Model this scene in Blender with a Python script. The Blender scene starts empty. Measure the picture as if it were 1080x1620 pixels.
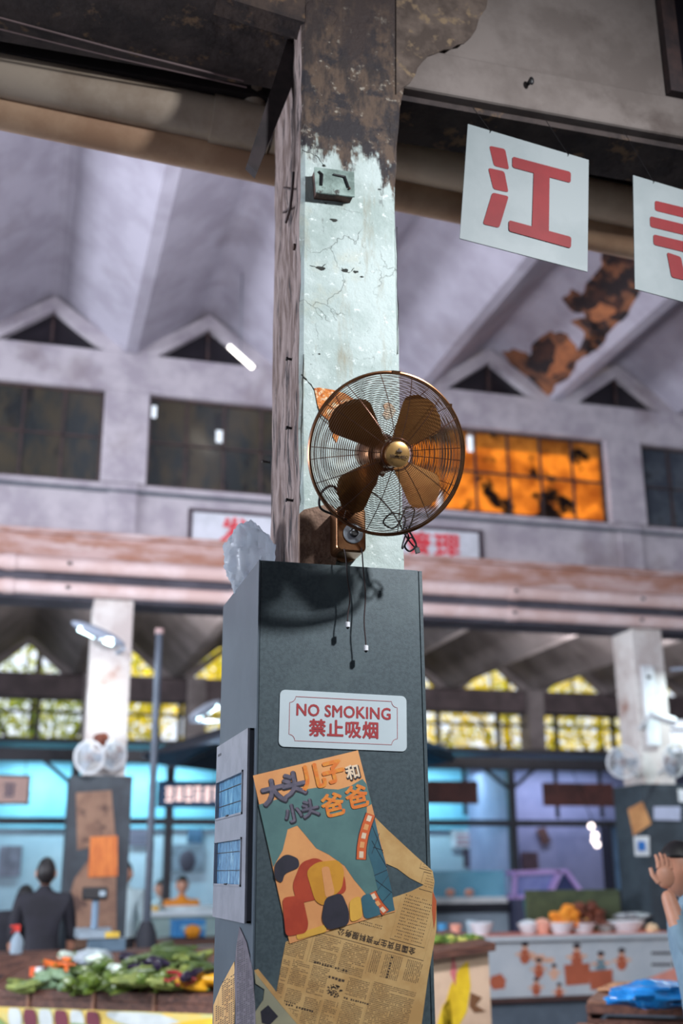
import bpy, math, random
from mathutils import Vector, Matrix, Quaternion
V = Vector
random.seed(7)
S = bpy.context.scene
COL = S.collection

# ------------------------------------------------------------------ camera
FPX = 1780.0
UPc = V((-40, -5560, 1780)).normalized()
Yc = V((-520, 577, 1780)); Yc = (Yc - UPc * Yc.dot(UPc)).normalized()
Xc = Yc.cross(UPc)
CAM = V((0, 0, 1.6))
def w2(c): return V((c.dot(Xc), c.dot(Yc), c.dot(UPc)))
cd = bpy.data.cameras.new('camera'); cam = bpy.data.objects.new('camera', cd); COL.objects.link(cam)
r_, u_, b_ = w2(V((1, 0, 0))), w2(V((0, -1, 0))), w2(V((0, 0, -1)))
cam.matrix_world = Matrix(((r_.x, u_.x, b_.x, CAM.x), (r_.y, u_.y, b_.y, CAM.y), (r_.z, u_.z, b_.z, CAM.z), (0, 0, 0, 1)))
cd.sensor_fit = 'HORIZONTAL'; cd.sensor_width = 24.0; cd.lens = 24.0 * FPX / 1080.0
cd.clip_start = 0.05; cd.clip_end = 300
cd.dof.use_dof = True; cd.dof.focus_distance = 3.55; cd.dof.aperture_fstop = 1.45
S.camera = cam

# ------------------------------------------------------------------ world, sun, large lights, exposure
W_ = bpy.data.worlds.new('world'); S.world = W_; W_.use_nodes = True
bg = W_.node_tree.nodes['Background']; bg.inputs[0].default_value = (0.80, 0.88, 1.0, 1); bg.inputs[1].default_value = 1.4
sd = bpy.data.lights.new('sun', 'SUN'); sd.energy = 10.0; sd.angle = 0.02; sd.color = (1.0, 0.86, 0.6)
sun = bpy.data.objects.new('sun', sd); COL.objects.link(sun)
sun.rotation_euler = V((-0.25, -0.75, -0.85)).to_track_quat('-Z', 'Y').to_euler()
def area(name, loc, target, sx, sy, power, color=(1, 1, 1)):
    l = bpy.data.lights.new(name, 'AREA'); l.shape = 'RECTANGLE'; l.size = sx; l.size_y = sy; l.energy = power; l.color = color
    o = bpy.data.objects.new(name, l); COL.objects.link(o); o.location = loc
    o.rotation_euler = (V(target) - V(loc)).to_track_quat('-Z', 'Y').to_euler(); return o
area('key_lamp_light', (2.5, 1.0, 4.45), (0.95, 3.2, 2.55), .16, .20, 88, (.93, .97, 1.0)).data.spread = math.radians(125)
area('hall_fill_light', (-8.5, 7.2, 3.6), (2.0, 8.2, 6.8), 5.0, 2.2, 1050, (.86, .90, 1.0))  # added panel, daylight fill from the open left end of the hall
area('hall_fill_light', (0.9, 5.3, 3.3), (3.4, 11, 5.2), .8, .4, 300, (.9, .9, 1.0))  # added unseen fill that brightens the far wall, no fixture
area('aisle_fill_light', (1.2, 13.2, 3.9), (1.6, 13.9, 6.0), .8, .2, 150, (1.0, .93, .9))  # added upward fills that brighten the aisle roof, no fixtures
area('aisle_fill_light', (7.6, 13.2, 3.9), (7.6, 13.9, 6.0), .8, .2, 270, (1.0, .93, .92))
S.view_settings.view_transform = 'Standard'; S.view_settings.look = 'None'
S.view_settings.exposure = 0.0; S.view_settings.gamma = 1.0; S.view_settings.use_curve_mapping = False

# ------------------------------------------------------------------ helpers
def P(px, py, y=None, x=None, z=None):
    d = w2(V((px - 540, py - 810, FPX)))
    t = y / d.y if y is not None else x / d.x if x is not None else (z - 1.6) / d.z
    return CAM + d * t
def Pp(px, py, o, n):
    d = w2(V((px - 540, py - 810, FPX))); return CAM + d * ((V(o) - CAM).dot(V(n)) / d.dot(V(n)))
def lin(h):
    if isinstance(h, tuple): h = tuple(c / 255 for c in h)
    return tuple((c / 12.92 if c <= .04045 else ((c + .055) / 1.055) ** 2.4) for c in h) + (1,)
MATS = {}
def M(name, c1, c2=None, sc=6, rough=.65, metal=0, bump=.0, bsc=None, lo=.42, hi=.6, c3=None, sc3=2, lo3=.55, hi3=.7,
      emit=0, trans=0, alpha=1, stretch=None, spec=.5, transl=0):
    """procedural material: base colour c1 with noise patches of c2 and large stains of c3"""
    if name in MATS: return MATS[name]
    m = bpy.data.materials.new(name); MATS[name] = m; m.use_nodes = True
    nt = m.node_tree; N = nt.nodes; L = nt.links; p = N['Principled BSDF']
    p.inputs['Roughness'].default_value = rough; p.inputs['Metallic'].default_value = metal
    p.inputs['Specular IOR Level'].default_value = spec
    p.inputs['Base Color'].default_value = lin(c1)
    geo = N.new('ShaderNodeNewGeometry'); pos = geo.outputs['Position']
    if stretch:
        mp = N.new('ShaderNodeMapping'); mp.inputs['Scale'].default_value = stretch; L.new(pos, mp.inputs[0]); pos = mp.outputs[0]
    def noise(s, a, b, det=6):
        n = N.new('ShaderNodeTexNoise'); n.inputs['Scale'].default_value = s; n.inputs['Detail'].default_value = det
        n.inputs['Roughness'].default_value = .62; L.new(pos, n.inputs['Vector'])
        r = N.new('ShaderNodeMapRange'); r.inputs[1].default_value = a; r.inputs[2].default_value = b; L.new(n.outputs[0], r.inputs[0])
        return r.outputs[0], n
    if c2 is None:
        c2 = tuple(int(c * .93) for c in c1)
    f, n1 = noise(sc, lo, hi)
    mx = N.new('ShaderNodeMix'); mx.data_type = 'RGBA'; L.new(f, mx.inputs[0]); mx.inputs[6].default_value = lin(c1); mx.inputs[7].default_value = lin(c2)
    out = mx.outputs[2]
    if c3:
        f3, _ = noise(sc3, lo3, hi3, 9)
        m3 = N.new('ShaderNodeMix'); m3.data_type = 'RGBA'; L.new(f3, m3.inputs[0]); L.new(out, m3.inputs[6]); m3.inputs[7].default_value = lin(c3); out = m3.outputs[2]
    L.new(out, p.inputs['Base Color'])
    if bump:
        nb = N.new('ShaderNodeTexNoise'); nb.inputs['Scale'].default_value = bsc or sc * 4; nb.inputs['Detail'].default_value = 5; L.new(pos, nb.inputs['Vector'])
        b = N.new('ShaderNodeBump'); b.inputs['Strength'].default_value = bump; b.inputs['Distance'].default_value = .01
        L.new(nb.outputs[0], b.inputs['Height']); L.new(b.outputs[0], p.inputs['Normal'])
    if emit:
        p.inputs['Emission Color'].default_value = lin(c1); p.inputs['Emission Strength'].default_value = emit
    if trans:
        p.inputs['Transmission Weight'].default_value = trans; p.inputs['IOR'].default_value = 1.1
    if alpha < 1: p.inputs['Alpha'].default_value = alpha
    if transl:
        t = N.new('ShaderNodeBsdfTranslucent'); L.new(out, t.inputs[0]); ms = N.new('ShaderNodeMixShader'); ms.inputs[0].default_value = transl
        L.new(p.outputs[0], ms.inputs[1]); L.new(t.outputs[0], ms.inputs[2]); L.new(ms.outputs[0], N['Material Output'].inputs[0])
    return m
WM = {}
class MB:
    def __init__(s): s.v = []; s.f = []; s.mi = []; s.m = 0
    def add(s, vs, fs):
        b = len(s.v); s.v += [V(q) for q in vs]
        for f in fs: s.f.append([b + i for i in f]); s.mi.append(s.m)
        return s
    def box(s, x0, x1, y0, y1, z0, z1):
        return s.hexa([V((x, y, z)) for z in (z0, z1) for y in (y0, y1) for x in (x0, x1)])
    def hexa(s, p):
        return s.add(p, [(0, 2, 3, 1), (4, 5, 7, 6), (0, 1, 5, 4), (1, 3, 7, 5), (3, 2, 6, 7), (2, 0, 4, 6)])
    def obox(s, c, u, v, w):   # half-extent vectors
        c, u, v, w = V(c), V(u), V(v), V(w)
        return s.hexa([c + u * a + v * b + w * d for d in (-1, 1) for b in (-1, 1) for a in (-1, 1)])
    def bar(s, a, b, w, h, up=(0, 0, 1)):
        a, b = V(a), V(b); d = (b - a); L = d.length; d.normalize(); sd_ = d.cross(V(up))
        if sd_.length < 1e-4: sd_ = d.cross(V((0, 1, 0)))
        sd_.normalize(); uu = sd_.cross(d)
        return s.obox((a + b) / 2, d * L / 2, sd_ * w / 2, uu * h / 2)
    def tube(s, pts, r, seg=10, cap=True, closed=False):
        pts = [V(p) for p in pts]; n = len(pts); rs = r if isinstance(r, (list, tuple)) else [r] * n
        t0 = (pts[1] - pts[0]).normalized(); ref = t0.orthogonal().normalized(); vs = []; fs = []
        prev = t0
        for i, p in enumerate(pts):
            if closed: t = (pts[(i + 1) % n] - pts[i - 1]).normalized()
            else: t = (pts[min(i + 1, n - 1)] - pts[max(i - 1, 0)]).normalized()
            ref = (prev.rotation_difference(t)) @ ref; ref = (ref - t * ref.dot(t)).normalized(); prev = t
            bi = t.cross(ref)
            for k in range(seg):
                a = 2 * math.pi * k / seg; vs.append(p + (ref * math.cos(a) + bi * math.sin(a)) * rs[i])
        for i in range(n if closed else n - 1):
            j = (i + 1) % n
            for k in range(seg): fs.append((i * seg + k, i * seg + (k + 1) % seg, j * seg + (k + 1) % seg, j * seg + k))
        if cap and not closed: fs.append(tuple(range(seg))[::-1]); fs.append(tuple((n - 1) * seg + k for k in range(seg)))
        return s.add(vs, fs)
    def lathe(s, prof, o=(0, 0, 0), ax=(0, 0, 1), seg=20, squash=(1, 1), lobes=0, lamp=0):
        o = V(o); ax = V(ax).normalized(); u = ax.orthogonal().normalized()
        if abs(ax.z) > .9: u = V((1, 0, 0)); u = (u - ax * u.dot(ax)).normalized()
        w = ax.cross(u); vs = []; fs = []; n = len(prof)
        for (r, h) in prof:
            for k in range(seg):
                a = 2 * math.pi * k / seg; rr = r * (1 + lamp * math.cos(lobes * a)) if lobes else r
                vs.append(o + ax * h + u * math.cos(a) * rr * squash[0] + w * math.sin(a) * rr * squash[1])
        for i in range(n - 1):
            for k in range(seg): fs.append((i * seg + k, i * seg + (k + 1) % seg, (i + 1) * seg + (k + 1) % seg, (i + 1) * seg + k))
        if prof[0][0] > 1e-4: fs.append(tuple(range(seg))[::-1])
        if prof[-1][0] > 1e-4: fs.append(tuple((n - 1) * seg + k for k in range(seg)))
        return s.add(vs, fs)
    def ball(s, c, rx, ry=None, rz=None, seg=14, rings=9, rot=None):
        ry = ry or rx; rz = rz or rx; vs = []; fs = []
        for i in range(rings + 1):
            th = math.pi * i / rings
            for k in range(seg):
                a = 2 * math.pi * k / seg; q = V((rx * math.sin(th) * math.cos(a), ry * math.sin(th) * math.sin(a), rz * math.cos(th)))
                if rot: q = rot @ q
                vs.append(V(c) + q)
        for i in range(rings):
            for k in range(seg): fs.append((i * seg + k, (i + 1) * seg + k, (i + 1) * seg + (k + 1) % seg, i * seg + (k + 1) % seg))
        return s.add(vs, fs)
    def prism(s, pts, ext):
        pts = [V(p) for p in pts]; e = V(ext); n = len(pts)
        return s.add(pts + [p + e for p in pts], [tuple(range(n)), tuple(range(2 * n - 1, n - 1, -1))] + [(i, (i + 1) % n, n + (i + 1) % n, n + i) for i in range(n)])
    def build(s, name, mat, parent=None, smooth=False, label=None, bevel=0):
        me = bpy.data.meshes.new(name); vs = s.v
        if parent is not None: inv = WM[parent.name].inverted(); vs = [inv @ p for p in vs]; org = None
        else:
            org = V(((min(p.x for p in vs) + max(p.x for p in vs)) / 2, (min(p.y for p in vs) + max(p.y for p in vs)) / 2, min(p.z for p in vs)))
            vs = [p - org for p in vs]
        me.from_pydata([tuple(p) for p in vs], [], s.f)
        ml = mat if isinstance(mat, (list, tuple)) else [mat]
        for m in ml: me.materials.append(m)
        if len(ml) > 1:
            for p, k in zip(me.polygons, s.mi): p.material_index = k
        bm_fix(me)
        if smooth:
            for p in me.polygons: p.use_smooth = True
            me.set_sharp_from_angle(angle=math.radians(40))
        o = bpy.data.objects.new(name, me); COL.objects.link(o)
        if parent is not None: o.parent = parent; WM[o.name] = WM[parent.name].copy()
        else: o.location = org; WM[o.name] = Matrix.Translation(org)
        if bevel:
            b = o.modifiers.new('bevel', 'BEVEL'); b.width = bevel; b.segments = 2; b.limit_method = 'ANGLE'
        if label: o['label'] = label
        return o
import bmesh
def bm_fix(me):
    b = bmesh.new(); b.from_mesh(me); bmesh.ops.remove_doubles(b, verts=b.verts, dist=1e-6)
    bmesh.ops.recalc_face_normals(b, faces=b.faces); b.to_mesh(me); b.free()
def tag(o, label=None, cat=None, group=None, kind=None):
    if label: o['label'] = label
    if cat: o['category'] = cat
    if group: o['group'] = group
    if kind: o['kind'] = kind
    return o
def empty(name, loc, label=None, cat=None, group=None, rz=0):
    o = bpy.data.objects.new(name, None); COL.objects.link(o); o.location = loc; o.rotation_euler = (0, 0, rz); o.empty_display_size = .1
    WM[o.name] = Matrix.Translation(V(loc)) @ Matrix.Rotation(rz, 4, 'Z'); return tag(o, label, cat, group)
KIDS = {}
def kids(o): return [c for c in bpy.data.objects if c.parent == o]
def copy_tree(o, parent=None):
    c = o.copy(); COL.objects.link(c)
    if parent is not None: c.parent = parent
    for ch in kids(o): copy_tree(ch, c)
    return c
def struct(mb, name, mat, parent=None, smooth=False, bevel=0):
    o = mb.build(name, mat, parent, smooth, bevel=bevel)
    if parent is None: o['kind'] = 'structure'
    return o
def frame_m(o, x, y, n=None):
    x = V(x).normalized(); y = V(y); y = (y - x * y.dot(x)).normalized(); z = x.cross(y)
    return Matrix(((x.x, y.x, z.x, o[0]), (x.y, y.y, z.y, o[1]), (x.z, y.z, z.z, o[2]), (0, 0, 0, 1)))
def text(body, mat, name, parent, mtx, size=.1, bold=0, ext=.0004, align='CENTER', sx=1, spacing=1, kind=None):
    """lettering as a thin mesh lying in the plane of mtx, centred on its origin"""
    c = bpy.data.curves.new('lettering', 'FONT'); c.body = body; c.size = size; c.align_x = 'LEFT'; c.space_character = spacing; c.resolution_u = 3; c.fill_mode = 'FRONT'
    t = bpy.data.objects.new('lettering', c); COL.objects.link(t); dg = bpy.context.evaluated_depsgraph_get()
    me = bpy.data.meshes.new_from_object(t.evaluated_get(dg)); bpy.data.objects.remove(t)
    vs = [v.co.copy() for v in me.vertices]; fs = [tuple(p.vertices) for p in me.polygons]
    if not vs: return None
    cx = (min(v.x for v in vs) + max(v.x for v in vs)) / 2; cy = (min(v.y for v in vs) + max(v.y for v in vs)) / 2
    mb = MB(); offs = [(0, 0)] if not bold else [(bold * math.cos(k * math.pi / 4), bold * math.sin(k * math.pi / 4)) for k in range(8)]
    for k, (ox, oy) in enumerate(offs): mb.add([mtx @ V(((v.x - cx) * sx + ox, v.y - cy + oy, .00025 + .00006 * k)) for v in vs], fs)
    bpy.data.meshes.remove(me); o = mb.build(name, mat, parent); return o
def arc(c, u, v, r, a0, a1, n):
    return [V(c) + V(u) * r * math.cos(math.radians(a0 + (a1 - a0) * i / n)) + V(v) * r * math.sin(math.radians(a0 + (a1 - a0) * i / n)) for i in range(n + 1)]
def rrect(w, h, r, n=5):
    out = []
    for cx, cy, a in ((w / 2 - r, h / 2 - r, 0), (-w / 2 + r, h / 2 - r, 90), (-w / 2 + r, -h / 2 + r, 180), (w / 2 - r, -h / 2 + r, 270)):
        out += [(cx + r * math.cos(math.radians(a + 90 * i / n)), cy + r * math.sin(math.radians(a + 90 * i / n))) for i in range(n + 1)]
    return out

# ------------------------------------------------------------------ materials
mWall = M('painted_hall_wall', (184, 178, 184), (160, 153, 162), 3, .8, bump=.2, c3=(120, 106, 108), sc3=1.1, lo3=.56, hi3=.8)
mRoof = M('painted_roof_plate', (168, 165, 177), (152, 148, 160), 2, .8, c3=(126, 118, 124), sc3=.7, lo3=.55, hi3=.8)
mAisle = M('painted_aisle_roof', (128, 122, 124), (104, 98, 100), 2, .85, c3=(74, 66, 66), sc3=.8)
mFascia = M('peeling_fascia', (190, 164, 160), (160, 116, 98), 4, .85, bump=.4, c3=(205, 190, 190), sc3=3, stretch=(.5, 1, 2))
mPipe = M('pvc_pipe', (205, 190, 172), (190, 170, 150), 3, .45)
mPipeFar = M('pvc_pipe_far', (224, 204, 202), (206, 178, 172), 2, .6)
mDarkBeam = M('dark_steel', (34, 32, 40), (26, 25, 32), 8, .5)
mBrownConc = M('dark_brown_concrete', (66, 56, 54), (44, 36, 36), 6, .9, bump=.5, c3=(112, 88, 66), sc3=9, lo3=.58, hi3=.66)
mNearWall = M('grimy_grey_plaster', (118, 108, 104), (100, 90, 86), 3, .85, bump=.3, c3=(74, 62, 58), sc3=2.5, lo3=.62, hi3=.78)
mFloor = M('concrete_floor', (96, 98, 102), (78, 80, 86), 2, .6)
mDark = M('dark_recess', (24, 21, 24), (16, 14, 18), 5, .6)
mWood = M('brown_wood', (104, 68, 54), (72, 44, 36), 9, .6, stretch=(1, 5, 5), bump=.2)
mBlack = M('black_plastic', (20, 19, 22), (28, 26, 30), 30, .45)
mWhite = M('white_plastic', (222, 226, 228), (205, 210, 214), 8, .4)
mGrey = M('grey_metal', (120, 128, 136), (100, 108, 118), 10, .4, metal=.4)

# pillar plaster: pale mint paint, cracked, sooty at the head, with a wavy edge of stain
def pillar_mat():
    m = bpy.data.materials.new('mint_pillar_plaster'); m.use_nodes = True; nt = m.node_tree; N = nt.nodes; L = nt.links; p = N['Principled BSDF']
    p.inputs['Roughness'].default_value = .75; g = N.new('ShaderNodeNewGeometry'); pos = g.outputs['Position']
    sep = N.new('ShaderNodeSeparateXYZ'); L.new(pos, sep.inputs[0])
    def nz(s, det=8, st=None, ro=.65):
        n = N.new('ShaderNodeTexNoise'); n.inputs['Scale'].default_value = s; n.inputs['Detail'].default_value = det; n.inputs['Roughness'].default_value = ro
        if st: mp = N.new('ShaderNodeMapping'); mp.inputs['Scale'].default_value = st; L.new(pos, mp.inputs[0]); L.new(mp.outputs[0], n.inputs[0])
        else: L.new(pos, n.inputs[0])
        return n.outputs[0]
    def rng(s, a, b):
        r = N.new('ShaderNodeMapRange'); r.inputs[1].default_value = a; r.inputs[2].default_value = b; L.new(s, r.inputs[0]); return r.outputs[0]
    def op(o, a, b=None):
        n = N.new('ShaderNodeMath'); n.operation = o
        for i, q in enumerate((a, b)):
            if q is None: continue
            if isinstance(q, (int, float)): n.inputs[i].default_value = q
            else: L.new(q, n.inputs[i])
        return n.outputs[0]
    def mix(f, a, b):
        n = N.new('ShaderNodeMix'); n.data_type = 'RGBA'; L.new(f, n.inputs[0])
        for i, q in ((6, a), (7, b)):
            if isinstance(q, tuple): n.inputs[i].default_value = lin(q)
            else: L.new(q, n.inputs[i])
        return n.outputs[2]
    base = mix(rng(nz(5), .4, .62), (186, 198, 196), (158, 172, 168))
    base = mix(rng(nz(2.2), .54, .7), base, (186, 182, 160)); base = mix(rng(nz(7, 8, (2.2, 1, .4)), .56, .74), base, (148, 142, 124)); base = mix(rng(nz(34, 5), .60, .68), base, (214, 222, 220))
    speck = rng(nz(60, 3), .66, .7); base = mix(op('MULTIPLY', speck, rng(nz(6), .5, .56)), base, (88, 98, 90))
    # thin cracks from the edge of noise cells
    vo = N.new('ShaderNodeTexVoronoi'); vo.feature = 'DISTANCE_TO_EDGE'; vo.inputs['Scale'].default_value = 5
    wp = N.new('ShaderNodeMixRGB'); wp.blend_type = 'ADD'; wp.inputs[0].default_value = .25; L.new(pos, wp.inputs[1])
    nn = N.new('ShaderNodeTexNoise'); nn.inputs['Scale'].default_value = 7; nn.inputs['Detail'].default_value = 6; L.new(pos, nn.inputs[0]); L.new(nn.outputs[1], wp.inputs[2]); L.new(wp.outputs[0], vo.inputs[0])
    crack = op('MULTIPLY', rng(vo.outputs[0], .012, .002), rng(nz(3.1), .5, .58)); base = mix(op('MULTIPLY', crack, .6), base, (96, 100, 92))
    # soot and bare plaster at the head of the pillar: starts near z = 4.05 with ragged drips
    h = op('ADD', sep.outputs[2], op('MULTIPLY', op('SUBTRACT', nz(9, 9, (1.6, 1, .35)), .5), 1.1))
    h = op('ADD', h, op('MULTIPLY', op('SUBTRACT', nz(26, 6), .5), .35))
    s1 = rng(h, 3.98, 4.08); soot = mix(rng(nz(14, 9, (1.5, 1, .5)), .42, .56), (48, 39, 38), (88, 70, 58)); soot = mix(rng(nz(30, 6), .6, .66), soot, (150, 140, 128))
    soot = mix(rng(nz(8, 9), .5, .58), soot, (40, 34, 38))
    base = mix(s1, base, soot)
    s2 = rng(h, 4.5, 4.75); base = mix(s2, base, (56, 44, 42))
    L.new(base, p.inputs['Base Color'])
    b = N.new('ShaderNodeBump'); b.inputs['Strength'].default_value = .6; b.inputs['Distance'].default_value = .008
    L.new(op('SUBTRACT', op('ADD', nz(28, 8), op('MULTIPLY', nz(90, 3), .3)), op('MULTIPLY', crack, .5)), b.inputs['Height']); L.new(b.outputs[0], p.inputs['Normal'])
    return m
mPillar = pillar_mat()
mPillarSide = M('streaked_shaded_side', (146, 130, 126), (98, 80, 74), 14, .9, bump=1.0, bsc=30, c3=(48, 42, 44), sc3=11, lo3=.55, hi3=.62, stretch=(2, 2, .45))  # shade of the side face put into the colour, with brown weathered streaks

# ------------------------------------------------------------------ structure
Yf = 11.0
struct(MB().box(-12, 20, -5, 32, -.1, 0), 'floor', mFloor)
# folded plate roofs
PER, PK = 1.64, -.03
def fold(name, y0, y1, zv, zp, x0, x1, mat, th=.09):
    prof = []
    n0 = math.floor((x0 - PK) / PER); n1 = math.ceil((x1 - PK) / PER); h = zp - zv
    for k in range(n0, n1):
        c = PK + k * PER
        prof += [(c - .10, zp - .035), (c - .035, zp - .004), (c + .035, zp - .004), (c + .10, zp - .035), (c + PER / 2 - .06, zv), (c + PER / 2 + .06, zv)]
    mb = MB(); vs = []; n = len(prof)
    for y in (y0, y1):
        vs += [(x, y, z) for x, z in prof] + [(x, y, z + th) for x, z in prof]
    fs = []
    for i in range(n - 1):
        fs += [(i, i + 1, 2 * n + i + 1, 2 * n + i), (n + i, 3 * n + i, 3 * n + i + 1, n + i + 1), (i, n + i, n + i + 1, i + 1), (2 * n + i, 2 * n + i + 1, 3 * n + i + 1, 3 * n + i)]
    mb.add(vs, fs); return struct(mb, name, mat)
ZV, ZP = 6.84, 7.42
fold('ceiling', 3.7, 11.6, ZV, ZP, -10, 18, mRoof)
fold('ceiling_aisle', 11.5, 19.3, 4.75, 5.36, -10, 18, mAisle)

# far hall wall (clerestory) with its windows
w = MB(); w.box(-10, 18, Yf, Yf + .3, 6.40, ZV); struct(w, 'trim_1', mWall, bevel=.01)
w = MB(); w.box(-10, 18, Yf + .04, Yf + .3, 4.74, 5.39); struct(w, 'wall_back', mWall)
piers = [.78 + 2.87 * k for k in range(-4, 7)]
for c in piers: struct(MB().box(c - .23, c + .23, Yf - .01, Yf + .3, 5.39, 6.40), 'wall_pier', mWall, bevel=.01)
for c in piers: struct(MB().box(c - .14, c + .14, Yf - .005, Yf + .05, 4.76, 5.38), 'wall_pilaster', mWall)
struct(MB().box(-10, 18, Yf - .06, Yf + .04, 5.28, 5.295), 'trim_2', mGrey)
mPane = M('dirty_glass', (38, 44, 44), (66, 60, 46), 2.2, .18, spec=.7, c3=(20, 22, 24), sc3=3, stretch=(1.6, 1, .7))
mPaneO = M('amber_glass', (226, 170, 84), (178, 122, 56), 3, .25, c3=(48, 36, 30), sc3=2.6, lo3=.54, hi3=.6, transl=.75)
mPaneB = M('blue_dark_glass', (56, 64, 74), (84, 92, 100), 3, .18, c3=(24, 28, 32), sc3=3)
mFrame = M('brown_window_frame', (70, 52, 50), (48, 38, 40), 10, .6)
for i in range(len(piers) - 1):
    x0, x1 = piers[i] + .23, piers[i + 1] - .23
    if x1 < -3 or x0 > 12: continue
    wn = empty('window_%d' % (i + 1), ((x0 + x1) / 2, Yf + .1, 5.39)); wn['kind'] = 'structure'
    fr = MB(); fr.box(x0, x1, Yf + .08, Yf + .13, 5.39, 5.42).box(x0, x1, Yf + .08, Yf + .13, 6.37, 6.40).box(x0, x0 + .03, Yf + .08, Yf + .13, 5.39, 6.4).box(x1 - .03, x1, Yf + .08, Yf + .13, 5.39, 6.4)
    fr.build('window_frame', mFrame, wn)
    cols = 6; cw = (x1 - x0) / cols
    for k in range(1, cols): MB().box(x0 + k * cw - .012, x0 + k * cw + .012, Yf + .085, Yf + .12, 5.42, 6.37).build('mullion', mFrame, wn)
    MB().box(x0, x1, Yf + .085, Yf + .12, 5.88, 5.90).build('glazing_bar', mFrame, wn)
    glint_gaps = {(4, 0, 0): 1, (4, 1, 1): 1, (4, 5, 1): 2}  # panes notched so sky slivers stand in for tube-lamp reflections
    for k in range(cols):
        for j in range(2):
            a, b = x0 + k * cw + .012, x0 + (k + 1) * cw - .012; z0, z1 = (5.9, 6.37) if j == 0 else (5.42, 5.88)
            mb = MB(); orange = abs(x0 - (piers[5] + .23)) < .1
            mm = mPaneO if orange else (mPaneB if x0 > 6 else mPane)
            if i == 4 and k == 0 and j == 0: mb.box(a, b, Yf + .1, Yf + .106, z0, z1 - .2).box(a + .07, b, Yf + .1, Yf + .106, z1 - .2, z1 - .06).box(a, b, Yf + .1, Yf + .106, z1 - .06, z1)
            elif i == 4 and k == 1 and j == 0: mb.box(a, b - .07, Yf + .1, Yf + .106, z0, z1).box(b - .07, b, Yf + .1, Yf + .106, z0 + .2, z1).box(b - .07, b, Yf + .1, Yf + .106, z0, z0 + .06)
            elif i == 4 and k == 3 and j == 1: mb.box(a, b - .07, Yf + .1, Yf + .106, z0, z1).box(b - .07, b, Yf + .1, Yf + .106, z0 + .3, z1).box(b - .07, b, Yf + .1, Yf + .106, z0, z0 + .04)
            elif orange and k == 1 and j == 0: mb.box(a, b - .07, Yf + .1, Yf + .106, z0, z1).box(b - .07, b, Yf + .1, Yf + .106, z0, z1 - .24)
            elif orange and k == 0 and j == 1: mb.box(a, b - .06, Yf + .1, Yf + .106, z0, z1).box(b - .06, b, Yf + .1, Yf + .106, z0 + .2, z1)
            else: mb.box(a, b, Yf + .1, Yf + .106, z0, z1)
            mb.build('pane', mm, wn)
# triangular gable lights under the folds
def gables(y, zv, zp, inner_h, half, mat, glass, idx, th=.14):
    n = idx
    for k in range(-3, 9):
        c = PK + k * PER
        if c < -3 or c > 13: continue
        g = empty('window_%d' % n, (c, y, zv)); g['kind'] = 'structure'; n += 1
        L0 = V((c - PER / 2, y, zv)); R0 = V((c + PER / 2, y, zv)); T = V((c, y, zp - .02)); l = V((c - half, y, zv)); r = V((c + half, y, zv)); t = V((c, y, zv + inner_h))
        MB().prism([L0, l, t, T], (0, th, 0)).build('gable_slope', mat, g); MB().prism([r, R0, T, t], (0, th, 0)).build('gable_slope', mat, g)
        if glass:
            MB().prism([l + V((0, .11, 0)), r + V((0, .11, 0)), t + V((0, .11, 0))], (0, .006, 0)).build('pane', glass, g)
        MB().box(c - .012, c + .012, y + .07, y + .1, zv, zv + inner_h - .01).build('mullion', mFrame, g)
    return n
mDarkGlass = M('black_glass', (30, 26, 32), (22, 20, 26), 4, .3)
gi = gables(Yf, ZV, ZP, .40, .55, mWall, mDarkGlass, 20)

# fascia with peeling paint and two drain pipes
struct(MB().box(-10, 18, Yf - .18, Yf + .3, 4.50, 4.74), 'trim_3', mFascia)
struct(MB().box(-10, 18, Yf - .1, Yf + .3, 4.12, 4.50), 'wall_beam', M('grey_beam', (90, 88, 98), (70, 68, 78), 3, .8))
struct(MB().box(-10, 18, Yf - .24, Yf + .04, 4.735, 4.78), 'trim_4', mFascia)
for (z, r, yy, lb) in ((4.42, .075, Yf - .26, 'upper pale plastic drain pipe along the far wall beam'), (4.20, .07, Yf - .2, 'lower pale plastic drain pipe along the far wall beam')):
    t = empty('drain_pipe', (4, yy, z), lb, 'pipe')
    MB().tube([(-8, yy, z), (16, yy, z)], r, 14).build('pipe_run', mPipeFar, t, True)
    for xc in (-.25, 1.92, 4.9, 7.9): MB().tube([(xc - .05, yy, z), (xc + .05, yy, z)], r + .008, 14).build('coupling', mPipeFar, t, True)
    for xc in (.3, 2.4, 4.9, 6.4): MB().box(xc - .02, xc + .02, yy - r - .01, Yf - .115, z - .015, z + .015).build('pipe_clamp', mDarkBeam, t)
# framed slogan board on the far wall
t = empty('slogan_board', (3.05, Yf, 4.78), 'long framed white board with red Chinese characters behind the main pillar', 'sign')
MB().box(1.49, 4.62, Yf - .05, Yf - .03, 4.785, 5.12).build('board', M('board_white', (206, 210, 218)), t)
MB().box(1.45, 4.66, Yf - .06, Yf - .025, 5.12, 5.155).box(1.45, 1.49, Yf - .06, Yf - .025, 4.785, 5.12).box(4.62, 4.66, Yf - .06, Yf - .025, 4.785, 5.12).build('board_frame', M('board_frame_dark', (64, 50, 60)), t)
for ch, x in (('发', 1.93), ('管', 3.92), ('理', 4.25)):
    text(ch, M('slogan_red', (214, 66, 76)), 'red_character', t, Matrix(((1, 0, 0, x), (0, 0, -1, Yf - .052), (0, 1, 0, 4.94), (0, 0, 0, 1))), .31, .010)
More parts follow.
